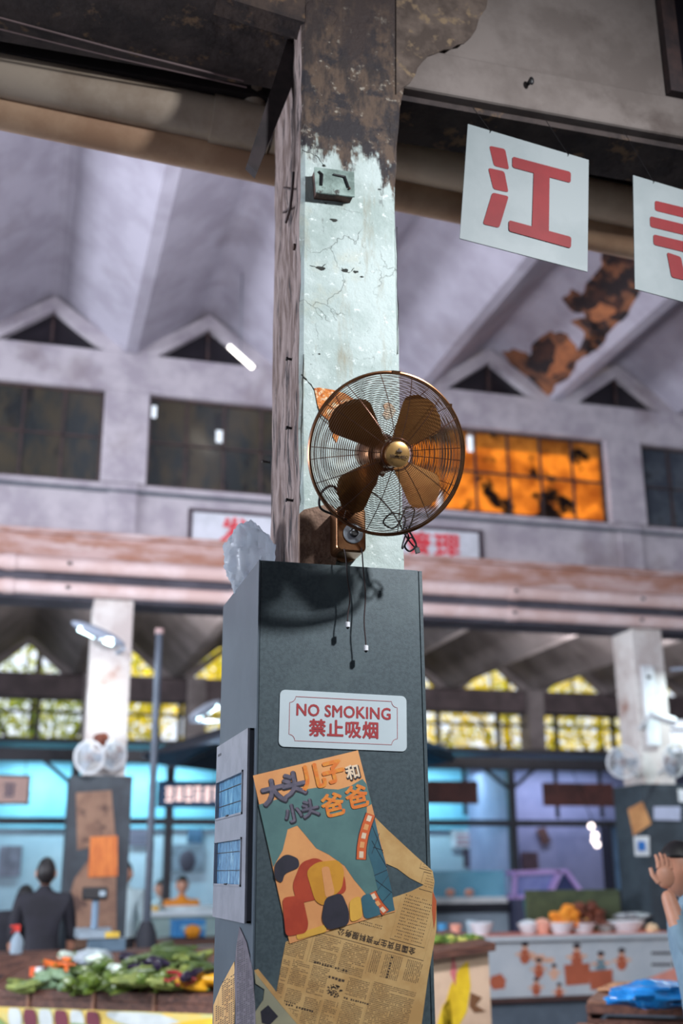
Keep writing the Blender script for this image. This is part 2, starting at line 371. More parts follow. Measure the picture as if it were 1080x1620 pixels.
# far pillars
mFarPil = M('far_pillar_paint', (214, 210, 206), (190, 180, 176), 4, .8, c3=(160, 120, 104), sc3=2.2, lo3=.58, hi3=.7, bump=.3)
mClad = M('slate_cladding', (56, 66, 74), (44, 52, 60), 6, .6)
for c in (-5.02, .75, 3.66, 6.53, 12.27):
    struct(MB().box(c - .19, c + .19, Yf - .12, Yf + .3, 0, 4.14), 'wall_pillar', mFarPil, bevel=.01)
for c in (.70, 6.52):
    struct(MB().box(c - .26, c + .3, Yf - .22, Yf + .4, 0, 2.46), 'trim_%d' % (5 if c < 2 else 6), mClad)

# far aisle wall: beam, strip windows with dark frames, foliage behind
Yb = 19.0
struct(MB().box(-10, 18, Yb, Yb + .3, 4.36, 4.75), 'wall_aisle_beam', M('brown_grey_beam', (84, 74, 78), (66, 58, 62), 3, .8))
gables(Yb, 4.72, 5.36, .52, .60, mAisle, None, gi)
struct(MB().box(-10, 18, Yb, Yb + .3, 0, 3.2), 'wall_aisle', M('aisle_wall', (96, 104, 116), (80, 88, 100), 2, .8))
ws = empty('window_50', (4, Yb, 3.2)); ws['kind'] = 'structure'
for k in range(-8, 16):
    x = k * 1.15 + .2; MB().box(x - .035, x + .035, Yb + .02, Yb + .1, 3.2, 4.36).build('mullion', mDarkBeam, ws)
for z in (3.22, 3.45, 4.12, 4.33): MB().box(-10, 18, Yb + .02, Yb + .1, z - .02, z + .02).build('glazing_bar', mDarkBeam, ws)
for c in (1.05, 2.75, 8.95): struct(MB().box(c - .16, c + .16, Yb - .1, Yb + .3, 3.2, 4.75), 'wall_aisle_pier', mAisle)

# near clerestory wall, beam and aisle roof above the viewer
struct(MB().box(-4, .81, 3.35, 3.82, 4.69, 5.6), 'wall_near_left', mNearWall, bevel=.01)
struct(MB().box(1.155, 7, 3.35, 3.66, 4.42, 4.61), 'wall_near_beam', mNearWall, bevel=.012)
struct(MB().box(1.155, 7, 3.38, 3.66, 4.61, 5.6), 'wall_near_right', mNearWall)
struct(MB().box(-4, 7, 3.45, 3.7, 5.6, 7.0), 'wall_near_top', mNearWall)
struct(MB().box(-4, 7, 3.66, 3.80, 4.44, 4.62), 'trim_7', mBrownConc) if False else None
# sooty haunches where the beams meet the pillar
mb = MB(); mb.prism([(.30, 3.345, 4.69), (.81, 3.345, 4.62), (.81, 3.345, 5.3), (.16, 3.345, 5.3), (.14, 3.345, 4.95), (.22, 3.345, 4.8)], (0, .1, 0)); struct(mb, 'trim_8', M('mottled_dark', (74, 60, 54), (48, 40, 40), 9, .9, bump=.4, c3=(110, 86, 66), sc3=12, lo3=.56, hi3=.64))
pts = [P(*q, y=3.35) for q in [(626, 150), (626, 20), (626, -60), (790, -60), (780, -30), (772, -8), (768, 14), (757, 30), (752, 48), (744, 60), (733, 70), (722, 72), (712, 79), (700, 80), (688, 86), (676, 90), (668, 98), (660, 108), (656, 120), (648, 132), (636, 140)]]
mb = MB().prism(pts, (0, -.006, 0)); struct(mb, 'trim_9', M('mottled_stain', (98, 84, 76), (72, 60, 54), 10, .9, bump=.4, c3=(124, 104, 82), sc3=14, lo3=.56, hi3=.64))
struct(MB().box(1.155, 7, 3.40, 3.65, 4.395, 4.42), 'trim_10', mBrownConc)  # dark brown strip along the beam underside
struct(MB().box(-4, .81, 3.36, 3.8, 4.665, 4.69), 'trim_11', mBrownConc)  # same dark brown strip under the left beam
# wooden window frame set in the near wall
wn = empty('window_60', (2.9, 3.37, 4.62)); wn['kind'] = 'structure'
MB().box(2.345, 2.41, 3.34, 3.375, 4.63, 5.4).build('window_frame', mFrame, wn); MB().box(2.41, 3.6, 3.34, 3.375, 4.63, 4.67).build('window_sill', mFrame, wn)
MB().box(2.41, 3.6, 3.36, 3.378, 4.67, 5.4).build('pane', mDarkGlass, wn)

struct(MB().box(-5, 8, -3.5, 3.5, 5.6, 5.7), 'ceiling_near', mNearWall)
struct(MB().box(-5, 8, -3.7, -3.5, 0, 5.7), 'wall_front', mNearWall)
struct(MB().box(8, 8.2, -3.7, 3.35, 0, 5.7), 'wall_side_right', mNearWall)
struct(MB().box(15, 15.2, 3.4, 19.3, 0, 7.4), 'wall_right', mWall)
# near pillar
PX0, PX1, PY0, PY1 = .80, 1.152, 3.35, 3.86
def ragged_pillar():
    """pillar with chipped, slightly wandering arrises"""
    mb = MB(); n = 60; rows = []; rnd = random.Random(3)
    ch = 0
    for i in range(n + 1):
        z = 5.3 * i / n; j = lambda a: rnd.uniform(-a, a)
        ext = .06 * max(0, min(1, (z - 4.0) / .6))
        a = .004 if z < 4 else .010
        rows.append([V((PX0 + .012 + j(.003), PY0, z)), V((PX1 + ext - .012 - abs(j(a)), PY0, z)), V((PX1 + ext + j(a) * .6, PY0 + .012, z)), V((PX1 + ext, PY1, z)),
                     V((PX0 + .01 + j(.003), PY1 - .01, z)), V((PX0 + j(.004), PY1 - .12, z)), V((PX0 + .006 + j(.006), PY0 + .25, z)), V((PX0 + j(.004), PY0 + .014, z))])
    vs = [v for r in rows for v in r]; m = 8
    for i in range(n):
        for k in range(m):
            pass
    b = 0; mb.v = vs
    for i in range(n):
        for k in range(m):
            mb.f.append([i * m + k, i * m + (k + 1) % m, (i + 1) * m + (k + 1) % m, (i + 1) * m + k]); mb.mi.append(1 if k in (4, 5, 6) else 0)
    return mb
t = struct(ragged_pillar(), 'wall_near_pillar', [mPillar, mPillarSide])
pil = t
def onface(px, py, dy=0): return P(px, py, y=PY0 - dy)
# plaster damage on the pillar: own shapes
mOrange = M('exposed_brick', (214, 132, 62), (180, 92, 34), 40, .85, bump=.5, c3=(222, 196, 160), sc3=60, lo3=.52, hi3=.6)
mCem = M('bare_cement_patch', (128, 102, 86), (100, 76, 64), 16, .9, bump=.8, c3=(70, 54, 48), sc3=20, lo3=.58, hi3=.66)
def blob(name, pts, mat, parent, dy=.003, y=None, label=None):
    y = PY0 if y is None else y
    return MB().prism([P(a, b, y=y - dy) for a, b in pts], (0, dy * .9, 0)).build(name, mat, parent, label=label)
blob('bare_patch', [(497, 614), (505, 613), (528, 617), (545, 622), (560, 632), (540, 650), (520, 665), (508, 655), (502, 640)], mOrange, pil, .003)
blob('bare_patch', [(606, 640), (614, 636), (622, 642), (626, 650), (621, 660), (612, 664), (605, 656), (609, 648)], M('bare_pale', (190, 150, 120), (176, 164, 146), 30, .85), pil, .003)
blob('bare_patch', [(528, 672), (534, 668), (538, 684), (532, 700), (526, 690)], mOrange, pil, .003)
MB().prism([P(a, b, y=PY0 - .02) for a, b in [(474, 812), (481, 806), (520, 797), (532, 806), (536, 832), (530, 858), (534, 880), (527, 905), (474, 900)]], (0, .0205, 0)).build('cement_patch', mCem, pil)
# cracks
mCrack = M('crack', (52, 54, 50), (34, 36, 34), 20, .9)
def crack(pts, r=.0022, y=PY0):
    rr = random.Random(len(pts)); q = []
    for i in range(len(pts) - 1):
        for k in range(4):
            f = k / 4; q.append(P(pts[i][0] * (1 - f) + pts[i + 1][0] * f + rr.uniform(-.8, .8), pts[i][1] * (1 - f) + pts[i + 1][1] * f + rr.uniform(-.8, .8), y=y + .0005))
    q.append(P(*pts[-1], y=y)); MB().tube(q, [r * rr.uniform(.4, 1.3) for _ in q], 5).build('crack', mCrack, pil)
crack([(476, 592), (486, 602), (496, 615), (501, 635), (504, 655), (507, 660)], .0028)
crack([(480, 560), (478, 620), (477, 680), (475, 760), (474, 800)], .002)
crack([(628, 360), (627, 420), (629, 480), (629, 560)], .0015)
crack([(478, 238), (488, 242), (500, 246), (512, 262)], .0018)
crack([(490, 420), (505, 425), (515, 418)], .0016); crack([(540, 424), (552, 432), (560, 424)], .0016)
for (px, py, s) in ((527, 348, .012), (508, 424, .016), (547, 428, .014), (562, 430, .01), (572, 438, .006), (515, 322, .005), (505, 560, .004), (600, 300, .006), (512, 262, .01)):
    c = onface(px, py); rr = random.Random(px)
    pts = [(c + V((math.cos(a) * s * rr.uniform(.5, 1.4), 0, math.sin(a) * s * .5 * rr.uniform(.5, 1.4)))) for a in [k * math.pi / 4 for k in range(8)]]
    MB().prism([q + V((0, -.0015, 0)) for q in pts], (0, .001, 0)).build('plaster_chip', mCrack, pil)
# nails, pegs in the left side of the pillar
for (px, py) in ((461, 569), (461, 678), (423, 731), (461, 792)):
    q = P(px, py, x=PX0); MB().tube([q + V((.01, 0, 0)), q + V((-.018, -.003, .001))], .0045, 6).tube([q + V((-.017, -.010, 0)), q + V((-.017, .004, 0))], .005, 6).build('nail', mBlack, pil)
q = P(467, 391, x=PX0); MB().tube([q, q + V((-.008, 0, 0))], .012, 10).build('bolt_head', M('rusty', (96, 70, 60), (60, 44, 40), 30, .8), pil)
# bent iron strap on the left side
pts = [P(a, b, x=PX0 - .012) for a, b in [(464, 272), (462, 300), (459, 328), (452, 352)]]
t = MB().tube(pts, .0055, 6).tube([pts[1], P(449, 297, x=PX0)], .004, 6).tube([pts[2], P(448, 336, x=PX0)], .004, 6).build('iron_hook', mFrame, None, True)
tag(t, 'thin bent iron hook rail fixed to the side of the main pillar', 'hook')
# switch recess / old junction box near the top
jb = empty('junction_box', P(527, 290, y=PY0), 'old rusty-stained metal junction box high on the mint pillar front', 'box')
mTin = M('weathered_mint_tin', (142, 160, 154), (96, 112, 106), 12, .5, metal=.3, c3=(62, 60, 56), sc3=18, lo3=.56, hi3=.62)
a, b, c, d = P(497, 264, y=PY0 - .05), P(560, 272, y=PY0 - .05), P(561, 311, y=PY0 - .05), P(500, 304, y=PY0 - .05)
mb = MB(); mb.prism([a, b, c, d], (0, .006, 0)); mb.build('cover_plate', mTin, jb)
e = .004; MB().prism([q + V((s * e, .006, u * e)) for q, s, u in ((a, 1, -1), (b, -1, -1), (c, -1, 1), (d, 1, 1))], (0, .044, 0)).build('housing', M('rusty', (96, 70, 60)), jb)
for (p1, p2, p3) in (((504, 271), (509, 276), (508, 293)), ((527, 276), (545, 280), (551, 297))):
    MB().tube([P(*q, y=PY0 - .052) for q in (p1, p2, p3)], [.004, .006, .005], 6).build('slot', mBlack, jb)
MB().ball(P(553, 298, y=PY0 - .055), .004).build('screw', M('rusty', (96, 70, 60)), jb)

# near drain pipes behind the beam
def pipe2(name, a, b, r, lab, ext=1.0):
    A, B = V(a), V(b); d = (B - A).normalized(); A = A - d * ext
    t = empty(name, (A + B) / 2, lab, 'pipe'); MB().tube([A, B], r, 24).build('pipe_run', mPipe, t, True); return t, A, B, d
yp = 4.0
zA = lambda px, py0, py1: ((P(px, py0, y=yp) + P(px, py1, y=yp)) / 2)
LA0, RA0 = zA(0, 84, 150), zA(930, 283, 345)
rA = (P(0, 84, y=yp) - P(0, 148, y=yp)).length / 2
d = (RA0 - LA0); LAend = LA0 + d * ((P(372, 0, y=yp).x - LA0.x) / d.x)
mPipeN = M('cream_pipe_shaded', (176, 160, 144), (150, 132, 116), 3, .35, c3=(110, 88, 74), sc3=2, lo3=.62, hi3=.75)  # shaded copy of the cream pipe: shade in the colour, plus brown stains
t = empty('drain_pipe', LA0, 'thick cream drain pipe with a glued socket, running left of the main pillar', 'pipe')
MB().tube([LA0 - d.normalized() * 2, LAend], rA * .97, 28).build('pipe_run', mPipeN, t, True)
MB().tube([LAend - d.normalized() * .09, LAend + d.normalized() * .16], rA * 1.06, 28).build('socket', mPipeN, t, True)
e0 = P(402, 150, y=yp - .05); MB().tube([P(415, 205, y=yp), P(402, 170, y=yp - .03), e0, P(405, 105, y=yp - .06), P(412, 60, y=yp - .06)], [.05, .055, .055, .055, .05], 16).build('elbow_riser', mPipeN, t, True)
mPipeC = M('cream_pipe_lit', (222, 198, 172), (206, 180, 154), 3, .35)  # lit copy of the same pipe, brighter light put into the colour
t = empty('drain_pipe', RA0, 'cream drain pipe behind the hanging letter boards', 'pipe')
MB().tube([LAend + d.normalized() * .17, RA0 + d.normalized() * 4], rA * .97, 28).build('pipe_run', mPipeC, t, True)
LB0, RB0 = P(0, 172, y=yp + .12), P(930, 366, y=yp + .12); dB = RB0 - LB0
mPipeM = M('old_tan_pipe', (186, 152, 124), (162, 126, 100), 3, .45)
t = MB().tube([LB0 - dB.normalized() * 2, RB0 + dB.normalized() * 4], .085, 24).build('drain_pipe', mPipeM, None, True); tag(t, 'lower tan drain pipe running behind the main pillar under the cream one', 'pipe')
# near-black back beam and wires above the pipe
struct(MB().box(-4, .80, 3.90, 4.2, 4.70, 5.2), 'trim_12', M('near_black_beam', (40, 32, 34), (28, 22, 24), 5, .9))
struct(MB().box(1.155, 7, 3.80, 4.2, 4.62, 5.2), 'trim_13', M('near_black_beam', (40, 32, 34)))
for (a, b) in (((0, 28), (385, 128)), ((0, 46), (390, 138))):
    t = MB().tube([P(a[0] - 200, a[1] - 50, z=4.65), P(*a, z=4.65), P((a[0] + b[0]) / 2, (a[1] + b[1]) / 2 + 2, z=4.645), P(*b, z=4.65)], .004, 6).build('cable', M('dull_wire', (120, 100, 100)), None)
    tag(t, 'upper thin wire strung above the cream drain pipe' if a[1] < 40 else 'lower thin wire strung above the cream drain pipe', 'wire')
# dark hanging slat beside the pillar head
a, b, c, d2 = P(455, 60, y=3.5), P(480, 90, y=3.5), P(406, 273, y=3.5), P(391, 258, y=3.5)
t = MB().prism([a, b, c, d2], (0, .04, 0)).build('dark_timber', M('dark_wood', (46, 36, 38), (30, 24, 26), 14, .8), None); tag(t, 'dark slanting timber slat hanging beside the head of the pillar', 'timber')
# sensor/nail on beam face
q = P(835, 133, y=3.35); t = MB().tube([q + V((0, .01, 0)), q + V((0, -.03, 0))], .008, 8).ball(q + V((0, -.03, -.008)), .011, .009, .018, 8, 6).build('bolt', mBlack, None, True); tag(t, 'small black bolt head sticking out of the grey beam', 'bolt')
# roof spalling patch
n = V((ZP - ZV, 0, .82 - .1)).normalized()
mSpall = M('spalled_brick', (92, 60, 46), (134, 86, 58), 5, .95, bump=1, c3=(34, 26, 28), sc3=4, lo3=.47, hi3=.54)
o_ = V((4.98, 8, ZP - .02)); n2 = V((ZP - ZV, 0, .72)).normalized()
def spall(pts, off, nm='broken_plaster'):
    mb = MB(); q = []
    rr = random.Random(5)
    for i in range(len(pts)):
        a, b = pts[i], pts[(i + 1) % len(pts)]
        for k in range(3): f = k / 3; q.append(Pp(a[0] * (1 - f) + b[0] * f + rr.uniform(-3, 3), a[1] * (1 - f) + b[1] * f + rr.uniform(-3, 3), o_ - n2 * off, n2))
    return mb.prism(q, n2 * .015)
CEIL = bpy.data.objects['ceiling']
spall([(792, 556), (812, 552), (838, 566), (845, 540), (870, 526), (895, 528), (912, 555), (925, 528), (905, 508), (938, 500), (956, 530), (942, 556), (915, 566), (905, 590), (880, 610), (862, 632), (845, 605), (815, 585)], .02).build('broken_plaster', mSpall, CEIL)
spall([(888, 470), (905, 458), (918, 470), (935, 440), (952, 420), (955, 385), (1010, 380), (1025, 440), (1003, 480), (985, 508), (965, 520), (955, 548), (925, 560), (938, 515), (925, 495), (900, 490)], .02).build('broken_plaster', mSpall, CEIL)
mSp2 = M('spalled_dark', (40, 28, 28), (66, 40, 32), 6, .95)
spall([(840, 560), (850, 542), (868, 535), (880, 545), (870, 565), (850, 575)], .026).build('broken_plaster', mSp2, CEIL)
spall([(960, 400), (1000, 385), (1002, 420), (975, 415)], .026).build('broken_plaster', mSp2, CEIL)
spall([(925, 470), (945, 450), (960, 480), (990, 470), (975, 500), (940, 500)], .026).build('broken_plaster', mSp2, CEIL)
mSp3 = M('spalled_orange', (160, 100, 64), (128, 80, 54), 8, .95)
spall([(880, 545), (900, 535), (912, 560), (895, 585), (865, 600), (875, 570)], .026).build('broken_plaster', mSp3, CEIL)
spall([(930, 490), (950, 478), (975, 492), (965, 505), (942, 512)], .028).build('broken_plaster', mSp3, CEIL)
# tube lamp near far wall
a, b = P(362, 548, y=9.9), P(400, 582, y=9.9)
t = empty('tube_lamp', (a + b) / 2, 'short glowing tube lamp hanging near the far clerestory wall', 'lamp')
MB().tube([a, b], .022, 10).build('tube', M('lamp_glow_warm', (255, 248, 240), emit=5), t, True)
MB().bar(a + V((0, .03, .03)), b + V((0, .03, .03)), .03, .03).build('batten', mWhite, t)
MB().tube([(a + b) / 2 + V((0, .03, .04)), V(((a.x + b.x) / 2, 9.93, 7.46))], .005, 6).build('hanger', mGrey, t)
# ------------------------------------------------------------------ slate cladding round the main pillar
CX0, CX1, CY0, CY1, CZ = .657, 1.184, 3.28, 3.93, 2.515
mSlate = M('slate_panel', (74, 87, 93), (64, 76, 82), 90, .42, bump=.08, c3=(84, 98, 102), sc3=3)
mSlateL = M('slate_side_panel', (76, 88, 99), (68, 80, 91), 4, .45)
cab = empty('pillar_cladding', ((CX0 + CX1) / 2, (CY0 + CY1) / 2, 0), 'tall dark slate cladding box around the foot of the main pillar', 'cladding')
MB().box(CX0 + .004, CX1 - .012, CY0, CY0 + .02, 0, CZ).build('front_panel', mSlate, cab, bevel=.002)
MB().box(CX1 - .010, CX1, CY0 - .001, CY1, 0, CZ - .002).build('right_panel', mSlate, cab)
MB().box(CX0, CX0 + .003, CY0 + .0, CY1, 0, CZ).build('left_panel', mSlateL, cab)
MB().box(CX0 + .004, CX1 - .012, CY1 - .02, CY1, 0, CZ).build('back_panel', mSlateL, cab)
MB().box(CX0 - .002, CX0 + .003, CY0 - .002, CY0 + .03, 0, CZ).build('corner_trim', mSlateL, cab)
def rnd_poly(pts, r, n=3):
    out = []; m = len(pts)
    for i in range(m):
        p0, p, p1 = V(pts[i - 1] + (0,)), V(pts[i] + (0,)), V(pts[(i + 1) % m] + (0,))
        ra = min(r, (p0 - p).length * .45, (p1 - p).length * .45); a = p + (p0 - p).normalized() * ra; b = p + (p1 - p).normalized() * ra
        for k in range(n + 1):
            f = k / n; q = a * (1 - f) ** 2 + p * 2 * f * (1 - f) + b * f * f; out.append((q.x, q.y))
    return out
def flat(name, pts, mat, parent, y, th=.0006, label=None):
    return MB().prism([P(a, b, y=y) for a, b in pts], (0, -th, 0)).build(name, mat, parent, label=label)
def xyframe(px, py, y, dirpx=(1, 0), flip=1):
    o = P(px, py, y=y); x = P(px + dirpx[0] * 10, py + dirpx[1] * 10, y=y) - o; x = V((x.x, 0, x.z)).normalized() * flip
    yv = V((-x.z, 0, x.x)); return Matrix(((x.x, yv.x, 0, o.x), (0, 0, -1, o.y), (x.z, yv.z, 0, o.z), (0, 0, 0, 1)))

# no smoking sign
mSign = M('sign_white', (196, 208, 214), (190, 202, 208), 4, .35)
mRed = M('sign_red', (166, 58, 62), (156, 52, 56), 6, .45)
YS = CY0
so = P(543.5, 1140.5, y=YS); sg = empty('no_smoking_sign', so, 'white rounded sign reading NO SMOKING with red border on the slate cladding', 'sign')
ang = math.radians(-1.0)
def sf(x, z, y): return V((so.x + x * math.cos(ang) - z * math.sin(ang), y, so.z + x * math.sin(ang) + z * math.cos(ang)))
MB().prism([sf(a, b, YS) for a, b in rrect(.396, .167, .016)], (0, -.003, 0)).build('sign_plate', mSign, sg)
bw, bh, nr = .168, .065, .018; out = []
for (cx, cz, a0) in ((bw, bh, 180), (-bw, bh, 270), (-bw, -bh, 0), (bw, -bh, 90)):
    out += [(cx + nr * math.cos(math.radians(a)), cz + nr * math.sin(math.radians(a))) for a in ([a0 + 90 - 90 * i / 6 for i in range(7)])]
MB().tube([sf(a, b, YS - .0032) for a, b in out], .0009, 5, closed=True).build('border_line', mRed, sg)
def sm(z, x=0): m = Matrix.Rotation(-ang, 4, 'Y'); q = sf(x, z, YS - .0034); return Matrix(((math.cos(ang), -math.sin(ang), 0, q.x), (0, 0, -1, q.y), (math.sin(ang), math.cos(ang), 0, q.z), (0, 0, 0, 1)))
text('NO SMOKING', mRed, 'lettering', sg, sm(.027), .049, .0011, spacing=1.04, sx=.93)
text('禁止吸烟', mRed, 'lettering', sg, sm(-.024), .053, .0016, spacing=1.08)

# newspaper sheet
mNews = M('aged_newsprint', (206, 168, 112), (190, 148, 92), 7, .8, c3=(168, 120, 72), sc3=5, lo3=.56, hi3=.75)
mInk = M('newsprint_ink', (62, 50, 42), (78, 62, 50), 30, .8)
np_ = [(585, 1285), (612, 1312), (655, 1352), (684, 1378), (687, 1395), (685, 1410), (690, 1428), (690, 1470), (676, 1550), (664, 1640), (460, 1640), (437, 1570), (446, 1520), (452, 1490), (600, 1440), (610, 1424), (624, 1419), (650, 1410), (670, 1400), (648, 1389), (628, 1374), (610, 1366), (600, 1340)]
YN = CY0 - .0005
no = P(560, 1560, y=YN); nw = empty('newspaper_sheet', no, 'yellowed newspaper sheet pasted upside down at the foot of the slate cladding', 'newspaper')
flat('paper', np_, mNews, nw, YN, .0008)
def inside(p, poly):
    x, y = p; c = False
    for i in range(len(poly)):
        (x1, y1), (x2, y2) = poly[i], poly[i - 1]
        if (y1 > y) != (y2 > y) and x < (x2 - x1) * (y - y1) / (y2 - y1) + x1: c = not c
    return c
NA = math.radians(15.3); ca, sa = math.cos(NA), math.sin(NA)
def nuv(u, v): return (437 + u * ca - v * sa, 1475 + u * sa + v * ca)
ink = MB(); rn = random.Random(11); YI = YN - .0010
def mark(u, v, w, h):
    q = [nuv(u, v), nuv(u + w, v), nuv(u + w, v + h), nuv(u, v + h)]
    if all(inside(p, np_) for p in q):
        vs = [P(*p, y=YI) for p in q]; ink.add(vs, [(0, 1, 2, 3)])
def column(u0, u1, v0, v1, pitch=2.9, step=2.3, size=1.5, vert=False):
    if vert:
        u = u0
        while u < u1 - size:
            v = v0; 
            while v < v1 - size:
                if rn.random() > .08: mark(u, v, size * rn.uniform(.7, 1.05), size * rn.uniform(.7, 1.1))
                v += step
            u += pitch
        return
    v = v0
    while v < v1 - size:
        u = u0; e = u1 if rn.random() > .12 else u0 + (u1 - u0) * rn.uniform(.3, .9)
        while u < e - size:
            if rn.random() > .08: mark(u, v + rn.uniform(-.15, .15), size * rn.uniform(.7, 1.05), size * rn.uniform(.7, 1.1))
            u += step
        v += pitch
for (u0, u1, v0, v1, vt) in ((2, 52, -12, 32, 0), (62, 104, -14, 32, 0), (108, 150, -14, 34, 0), (156, 172, -14, 24, 1), (176, 206, -14, 26, 1), (212, 238, -14, 22, 1),
                            (2, 34, 38, 92, 0), (38, 66, 34, 74, 0), (70, 98, 34, 80, 0), (130, 166, 38, 66, 0), (170, 240, 34, 110, 0), (102, 126, 82, 130, 0),
                            (130, 166, 76, 140, 0), (40, 66, 80, 100, 0), (72, 98, 86, 150, 0), (8, 36, 96, 150, 0), (170, 240, 114, 170, 0), (40, 68, 110, 160, 0)):
    column(u0, u1, v0, v1, vert=bool(vt))
column(182, 228, -112, -42, 5.2, 3.0, 1.7); column(112, 160, -70, -60, 4, 2.6, 1.4); column(120, 150, -84, -78, 4, 2.6, 1.4); column(122, 160, -54, -48, 4, 3.2, 1.8)
column(206, 236, -150, -128, 4.2, 2.4, 1.3); column(196, 232, -178, -160, 4, 2.4, 1.3)
column(186, 192, -11, 24, 9, 4.5, 3.2, True)
for (u0, u1, v, s) in ((70, 128, 28, 3.4), (40, 92, 104, 3.4), (130, 172, 70, 3.0), (8, 60, 100, 2.6)):
    column(u0, u1, v, v + s + .2, 9, s * 1.25, s)
column(98, 126, 44, 50, 7, 5.4, 4.4)
for i in range(60):
    a = rn.uniform(0, 6.28); r = rn.random() ** .5 * 12; mark(112 + r * math.cos(a), 64 + r * .8 * math.sin(a), rn.uniform(1, 3.2), rn.uniform(1, 3))
ob = ink.build('body_print', mInk, nw); ob['kind'] = 'stuff'
def nline(a, b, w=.45):
    n = 14
    for k in range(n):
        f0, f1 = k / n, (k + 1) / n; u0, v0 = a[0] + (b[0] - a[0]) * f0, a[1] + (b[1] - a[1]) * f0; u1, v1 = a[0] + (b[0] - a[0]) * f1, a[1] + (b[1] - a[1]) * f1
        q = [nuv(u0 - w, v0 - w), nuv(u1 + w, v1 - w), nuv(u1 + w, v1 + w), nuv(u0 - w, v0 + w)]
        if all(inside(p, np_) for p in q): LB.add([P(*p, y=YI) for p in q], [(0, 1, 2, 3)])
LB = MB()
nline((56, -18), (236, -18)); nline((236, -18), (236, -120)); nline((176, -38), (232, -38)); nline((176, -38), (176, -118)); nline((232, -38), (232, -118))
nline((200, -126), (240, -126)); nline((200, -126), (200, -154)); nline((200, -154), (240, -154)); nline((58, -14), (58, 32)); nline((153, -14), (153, 26)); nline((168, 34), (168, 130)); nline((98, 84), (98, 150)); nline((192, -158), (236, -158)); nline((192, -158), (192, -184)); nline((192, -184), (232, -184))
ob = LB.build('rule_line', mInk, nw); ob['kind'] = 'stuff'
hx = nuv(157, -28)
text('全国百货生产资料服务公', mInk, 'headline', nw, xyframe(hx[0], hx[1], YI, (ca, sa), -1), .0205, .0005, spacing=1.12)

# poster (the cartoon figures are left out)
YP = CY0 - .0022
pp = [(400, 1227), (483, 1207), (566, 1187), (579, 1238), (592, 1290), (600, 1325), (610, 1365), (618, 1405), (625, 1442), (600, 1449), (540, 1466), (458, 1493), (428, 1358)]
po = P(512, 1340, y=YP); ps = empty('pasted_poster', po, 'tilted teal and peach poster with Chinese title pasted below the no smoking sign', 'poster')
mPeach = M('poster_peach', (232, 164, 104), (222, 152, 96), 8, .55)
mTeal = M('poster_teal', (92, 128, 126), (82, 116, 116), 8, .55)
mTealD = M('poster_deep_teal', (62, 108, 122), (54, 96, 112), 8, .55)
mPO = M('poster_orange', (228, 120, 50), (232, 150, 60), 60, .55)
mPR = M('poster_red', (184, 70, 44), (172, 62, 40), 20, .55)
mPY = M('poster_mustard', (214, 150, 48), (204, 140, 44), 20, .55)
mPD = M('poster_dark', (44, 44, 54), (52, 50, 62), 20, .55)
mPG = M('poster_violet_grey', (112, 104, 120), (92, 88, 104), 60, .55)
flat('poster_sheet', pp, mPeach, ps, YP, .001)
YL = YP - .0011
flat('teal_ground', [(409, 1273), (440, 1264), (462, 1256), (482, 1249), (500, 1246), (518, 1248), (535, 1249), (555, 1243), (573, 1232), (579.3, 1240), (588, 1272), (580, 1276), (580, 1290), (592, 1292), (600, 1328), (610, 1366), (618, 1407), (624.5, 1440), (600, 1448), (590, 1428), (560, 1392), (545, 1370), (520, 1352), (500, 1342), (482, 1320), (470, 1306), (455, 1312), (447, 1345), (432, 1372), (428, 1356)], mTeal, ps, YL, .0003)
YL -= .0004
flat('deep_teal_fan', [(586, 1300), (592, 1292), (600, 1328), (610, 1366), (619, 1407), (624, 1440), (604, 1446), (598, 1410), (590, 1375), (582, 1350)], mTealD, ps, YL, .0003)
for (a, b) in (((586, 1300), (606, 1350)), ((588, 1330), (612, 1372)), ((588, 1350), (600, 1318)), ((592, 1385), (612, 1376)), ((596, 1410), (614, 1385)), ((600, 1432), (618, 1412)), ((590, 1340), (606, 1345)), ((594, 1392), (620, 1412))):
    MB().tube([P(*a, y=YL - .0004), P(*b, y=YL - .0004)], .0008, 4).build('ink_line', mPD, ps)
def strip(pts, w, name, nwin):
    L, R = [], []
    for i, (x, y) in enumerate(pts):
        a = pts[max(i - 1, 0)]; b = pts[min(i + 1, len(pts) - 1)]; dx, dy = b[0] - a[0], b[1] - a[1]; l = math.hypot(dx, dy); nx, ny = -dy / l, dx / l
        L.append((x + nx * w / 2, y + ny * w / 2)); R.append((x - nx * w / 2, y - ny * w / 2))
    flat(name, L + R[::-1], mPD, ps, YL - .0003, .0003)
    s = lambda f: (f * (len(pts) - 1))
    def at(f, o):
        i = min(int(s(f)), len(pts) - 2); t = s(f) - i; k = .5 + o
        l = [L[i][j] * (1 - t) + L[i + 1][j] * t for j in (0, 1)]; r = [R[i][j] * (1 - t) + R[i + 1][j] * t for j in (0, 1)]
        return (l[0] * (1 - k) + r[0] * k, l[1] * (1 - k) + r[1] * k)
    n = 16; flat('film_base', [at(i / n * .995 + .0025, -.43) for i in range(n + 1)] + [at(i / n * .995 + .0025, .43) for i in range(n, -1, -1)], M('poster_film_orange', (214, 100, 52), (204, 90, 46), 20, .55), ps, YL - .0007, .0003)
    for k in range(nwin):
        f0, f1 = (k + .18) / nwin, (k + .82) / nwin
        flat('film_window', [at(f0, -.2), at(f1, -.2), at(f1, .2), at(f0, .2)], mPeach if k % 2 else M('poster_cream', (240, 214, 184)), ps, YL - .0011, .0002)
strip([(586, 1288), (580, 1305), (575, 1322), (572, 1340), (571, 1360)], 17, 'film_strip', 5)
strip([(588, 1412), (594, 1424), (601, 1434), (610, 1444)], 15, 'film_strip', 3)
